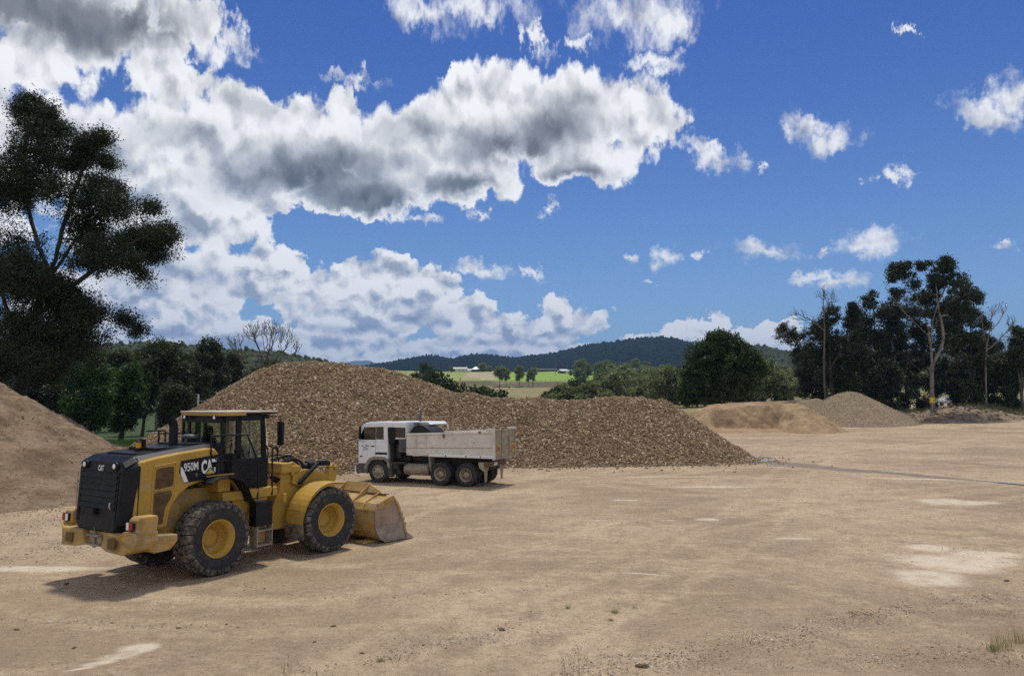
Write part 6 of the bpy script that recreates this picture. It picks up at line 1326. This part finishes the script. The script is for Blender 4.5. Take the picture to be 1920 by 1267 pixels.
def blades(name, cx, cy, n, rad, hmin, hmax, w, m, seed, lean=.4, heads=False, parent=None, base=None):
    r_ = np.random.default_rng(seed); a = r_.uniform(0, 6.28, n); q = rad * np.sqrt(r_.random(n)); x = cx + q * np.cos(a); y = cy + q * np.sin(a); z = ground_z(x, y) - .01 if base is None else np.full(n, base)
    h = r_.uniform(hmin, hmax, n); lx = r_.normal(size=n) * lean * h; ly = r_.normal(size=n) * lean * h; t = r_.uniform(0, 3.14, n); wx, wy = w * np.cos(t), w * np.sin(t)
    B = np.c_[x, y, z]; V = np.stack([B - np.c_[wx, wy, 0*wx], B + np.c_[wx, wy, 0*wx], B + np.c_[lx*.35 + wx*.8, ly*.35 + wy*.8, h*.55], B + np.c_[lx*.35 - wx*.8, ly*.35 - wy*.8, h*.55], B + np.c_[lx, ly, h]], 1).reshape(-1, 3)
    i = np.arange(n)[:, None] * 5
    o = np_mesh(name, V, [np.concatenate([i+0, i+1, i+2, i+3], 1), np.concatenate([i+3, i+2, i+4], 1)], m, False, parent)
    if heads: o['_tips'] = 0; return o, (B + np.c_[lx, ly, h])
    return o, None
gdry = leaf_mat('dry_grass', (.30,.24,.12), (.44,.37,.22), .2); ggr = leaf_mat('weed_green', (.10,.14,.045), (.17,.21,.08), .25); gdk = leaf_mat('brown_stalk', (.09,.06,.035), (.17,.12,.07), .1)
PL = [(1064,1142,40,.05,.04,.12,.0025,ggr,'small green weed tuft left of the other two weeds','weed'),(1152,1148,60,.09,.03,.12,.0025,ggr,'middle green weed tuft with thin spreading stalks','weed'),(1146,1162,40,.05,.03,.08,.003,ggr,'low bright green weed below the middle tuft','weed'),(1190,1141,30,.06,.03,.08,.0025,ggr,'faint green weed right of the middle tuft','weed'),
      (1880,1218,90,.16,.14,.40,.0024,gdry,'taller pale green grass tuft near the right edge','grass tuft'),(1912,1205,60,.10,.14,.36,.0024,gdry,'pale grass tuft at the very right edge','grass tuft'),(1862,1222,60,.10,.06,.18,.003,ggr,'short grass at the left foot of the right-hand tuft','grass tuft'),
      (1075,1262,26,.20,.18,.40,.0016,gdk,'sparse dry seed-headed grass stalks at the bottom middle','grass stalks'),(712,1240,50,.06,.03,.10,.003,ggr,'small green weed on the curved pebble line','weed'),(745,1242,24,.2,.05,.16,.0018,gdk,'few dry stalks right of the weed on the pebble line','grass stalks'),(1402,1205,16,.10,.06,.22,.0016,gdk,'few thin dry stalks in the middle right foreground','grass stalks'),(1880,1150,40,.35,.05,.16,.002,gdry,'sparse low grass above the right-hand tuft','grass tuft'),(540,1262,18,.1,.08,.22,.0016,gdk,'few dry stalks at the bottom edge below the loader','grass stalks'),(1560,1246,24,.35,.03,.10,.002,gdry,'sparse dry grass low in the right foreground','grass tuft'),(900,1255,30,.5,.03,.09,.002,gdry,'sparse dry grass at the bottom left of the stalks','grass tuft')]
for i, (px, py, n_, rad, h0, h1, w, m, lab, cat) in enumerate(PL):
    x, y = pg(px, py); e = empty(cat.replace(' ', '_'), (0,0,0), 0, lab, cat); e.location = (x, y, 0)
    o, T = blades('stalks', x, y, n_, rad, h0, h1, w, m, 400 + i, .35 if m is not gdk else .22, heads=(m is gdk)); o.parent = e; o.matrix_parent_inverse = Matrix.Translation((-x, -y, 0))
    if T is not None and '_tips' in o:
        del o['_tips']; hd = MB()
        for t in T[::2]: hd.tube([tuple(t - [0,0,.02]), tuple(t + [0,0,.012])], [.004,.002], 5)
        h = hd.build('seed_heads', gdk, e); h.matrix_parent_inverse = Matrix.Translation((-x, -y, 0))
# twigs and leaf litter
tw_ = MB(); rr_ = random.Random(3)
x, y = pg(1612, 1158); e = empty('fallen_twigs', (x, y, 0), 0, 'dark forked twigs lying on the yard right of centre', 'twigs')
for i in range(9):
    a = rr_.uniform(0, 3.14); l = rr_.uniform(.08, .3); cx, cy = rr_.uniform(-.45,.45), rr_.uniform(-.2,.2); z = float(ground_z(x+cx, y+cy)) + .012
    tw_.tube([(cx, cy, z), (cx+math.cos(a)*l*.5, cy+math.sin(a)*l*.4, z+.02), (cx+math.cos(a+.3)*l, cy+math.sin(a+.3)*l*.8, z+.005)], [.006,.005,.003], 5)
tw_.build('twigs', gdk, e)
rng = np.random.default_rng(31); n = 2600; c_ = [pg(1330,1235), pg(1480,1205), pg(1600,1165), pg(1700,1240), pg(1850,1150), pg(1250,1250), pg(880,1200)]
ci = rng.integers(0, len(c_), n); P = np.array(c_)[ci] + rng.normal(size=(n,2)) * [.8,.22]; z = ground_z(P[:,0], P[:,1]) + .008
d = rng.normal(size=(n,3)); d[:,2] *= .25; d /= np.linalg.norm(d,axis=1)[:,None]; s_ = np.cross(d, [0,0,1.]) ; l = rng.uniform(.012,.05,(n,1)); w = l*.16
C = np.c_[P, z]; V = np.stack([C, C+d*l*.5+s_*w, C+d*l+[0,0,.004], C+d*l*.5-s_*w],1).reshape(-1,3)
o = np_mesh('leaf_litter', V, np.arange(n*4).reshape(-1,4), leaf_mat('dead_leaf', (.08,.05,.03), (.22,.15,.09), 0), False); tag(o, 'dry leaves and bark scraps along the pebble line in the foreground', 'leaf litter', kind='stuff')
# green grass strip behind the earth bank and rough grass under the right-hand trees
rng = np.random.default_rng(41)
def grassfield(name, x0, x1, y0, y1, n, h0, h1, w, m, lab, zf):
    x = rng.uniform(x0, x1, n); y = rng.uniform(y0, y1, n); z = zf(x, y); h = rng.uniform(h0, h1, n); a = rng.uniform(0, 3.14, n); lx = rng.normal(size=(n,2)) * .3 * h[:,None]
    B = np.c_[x, y, z-.02]; W = np.c_[np.cos(a)*w, np.sin(a)*w, 0*a]; V = np.stack([B-W, B+W, B+np.c_[lx, h]], 1).reshape(-1,3)
    o = np_mesh(name, V, np.arange(n*3).reshape(-1,3), m, False); tag(o, lab, 'grass', kind='stuff')
grassfield('gully_grass', -46, -22, 54, 74, 26000, .15, .5, .02, leaf_mat('gully_green', (.04,.085,.018), (.09,.16,.04), .3), 'bright green grass strip between the earth bank and the gully trees', ground_z)
grassfield('rough_grass', 56, 110, 118, 140, 22000, .2, .9, .035, leaf_mat('rough_olive', (.07,.085,.035), (.15,.15,.07), .2), 'rough olive grass on the bank under the right-hand trees', lambda x, y: np.maximum(ground_z(x, y), rb_h(x, y)))
# ---------------------------------------------------------------- air
hz = MB().box(-9000, 9000, -60, 13500, -60, 900).build('haze', mat('haze_shell', (1, 1, 1)))
hzm = bpy.data.materials.new('haze_air'); hzm.use_nodes = True; t = NT(hzm.node_tree); t.n.clear()
pv = t.node('ShaderNodeVolumePrincipled'); pv.inputs['Color'].default_value = (0.36, 0.60, 1.0, 1); pv.inputs['Density'].default_value = 0.000085
pv.inputs['Anisotropy'].default_value = 0.2
ho = t.node('ShaderNodeOutputMaterial'); t.l.new(pv.outputs[0], ho.inputs['Volume'])
hz.data.materials.clear(); hz.data.materials.append(hzm); tag(hz, kind='stuff')
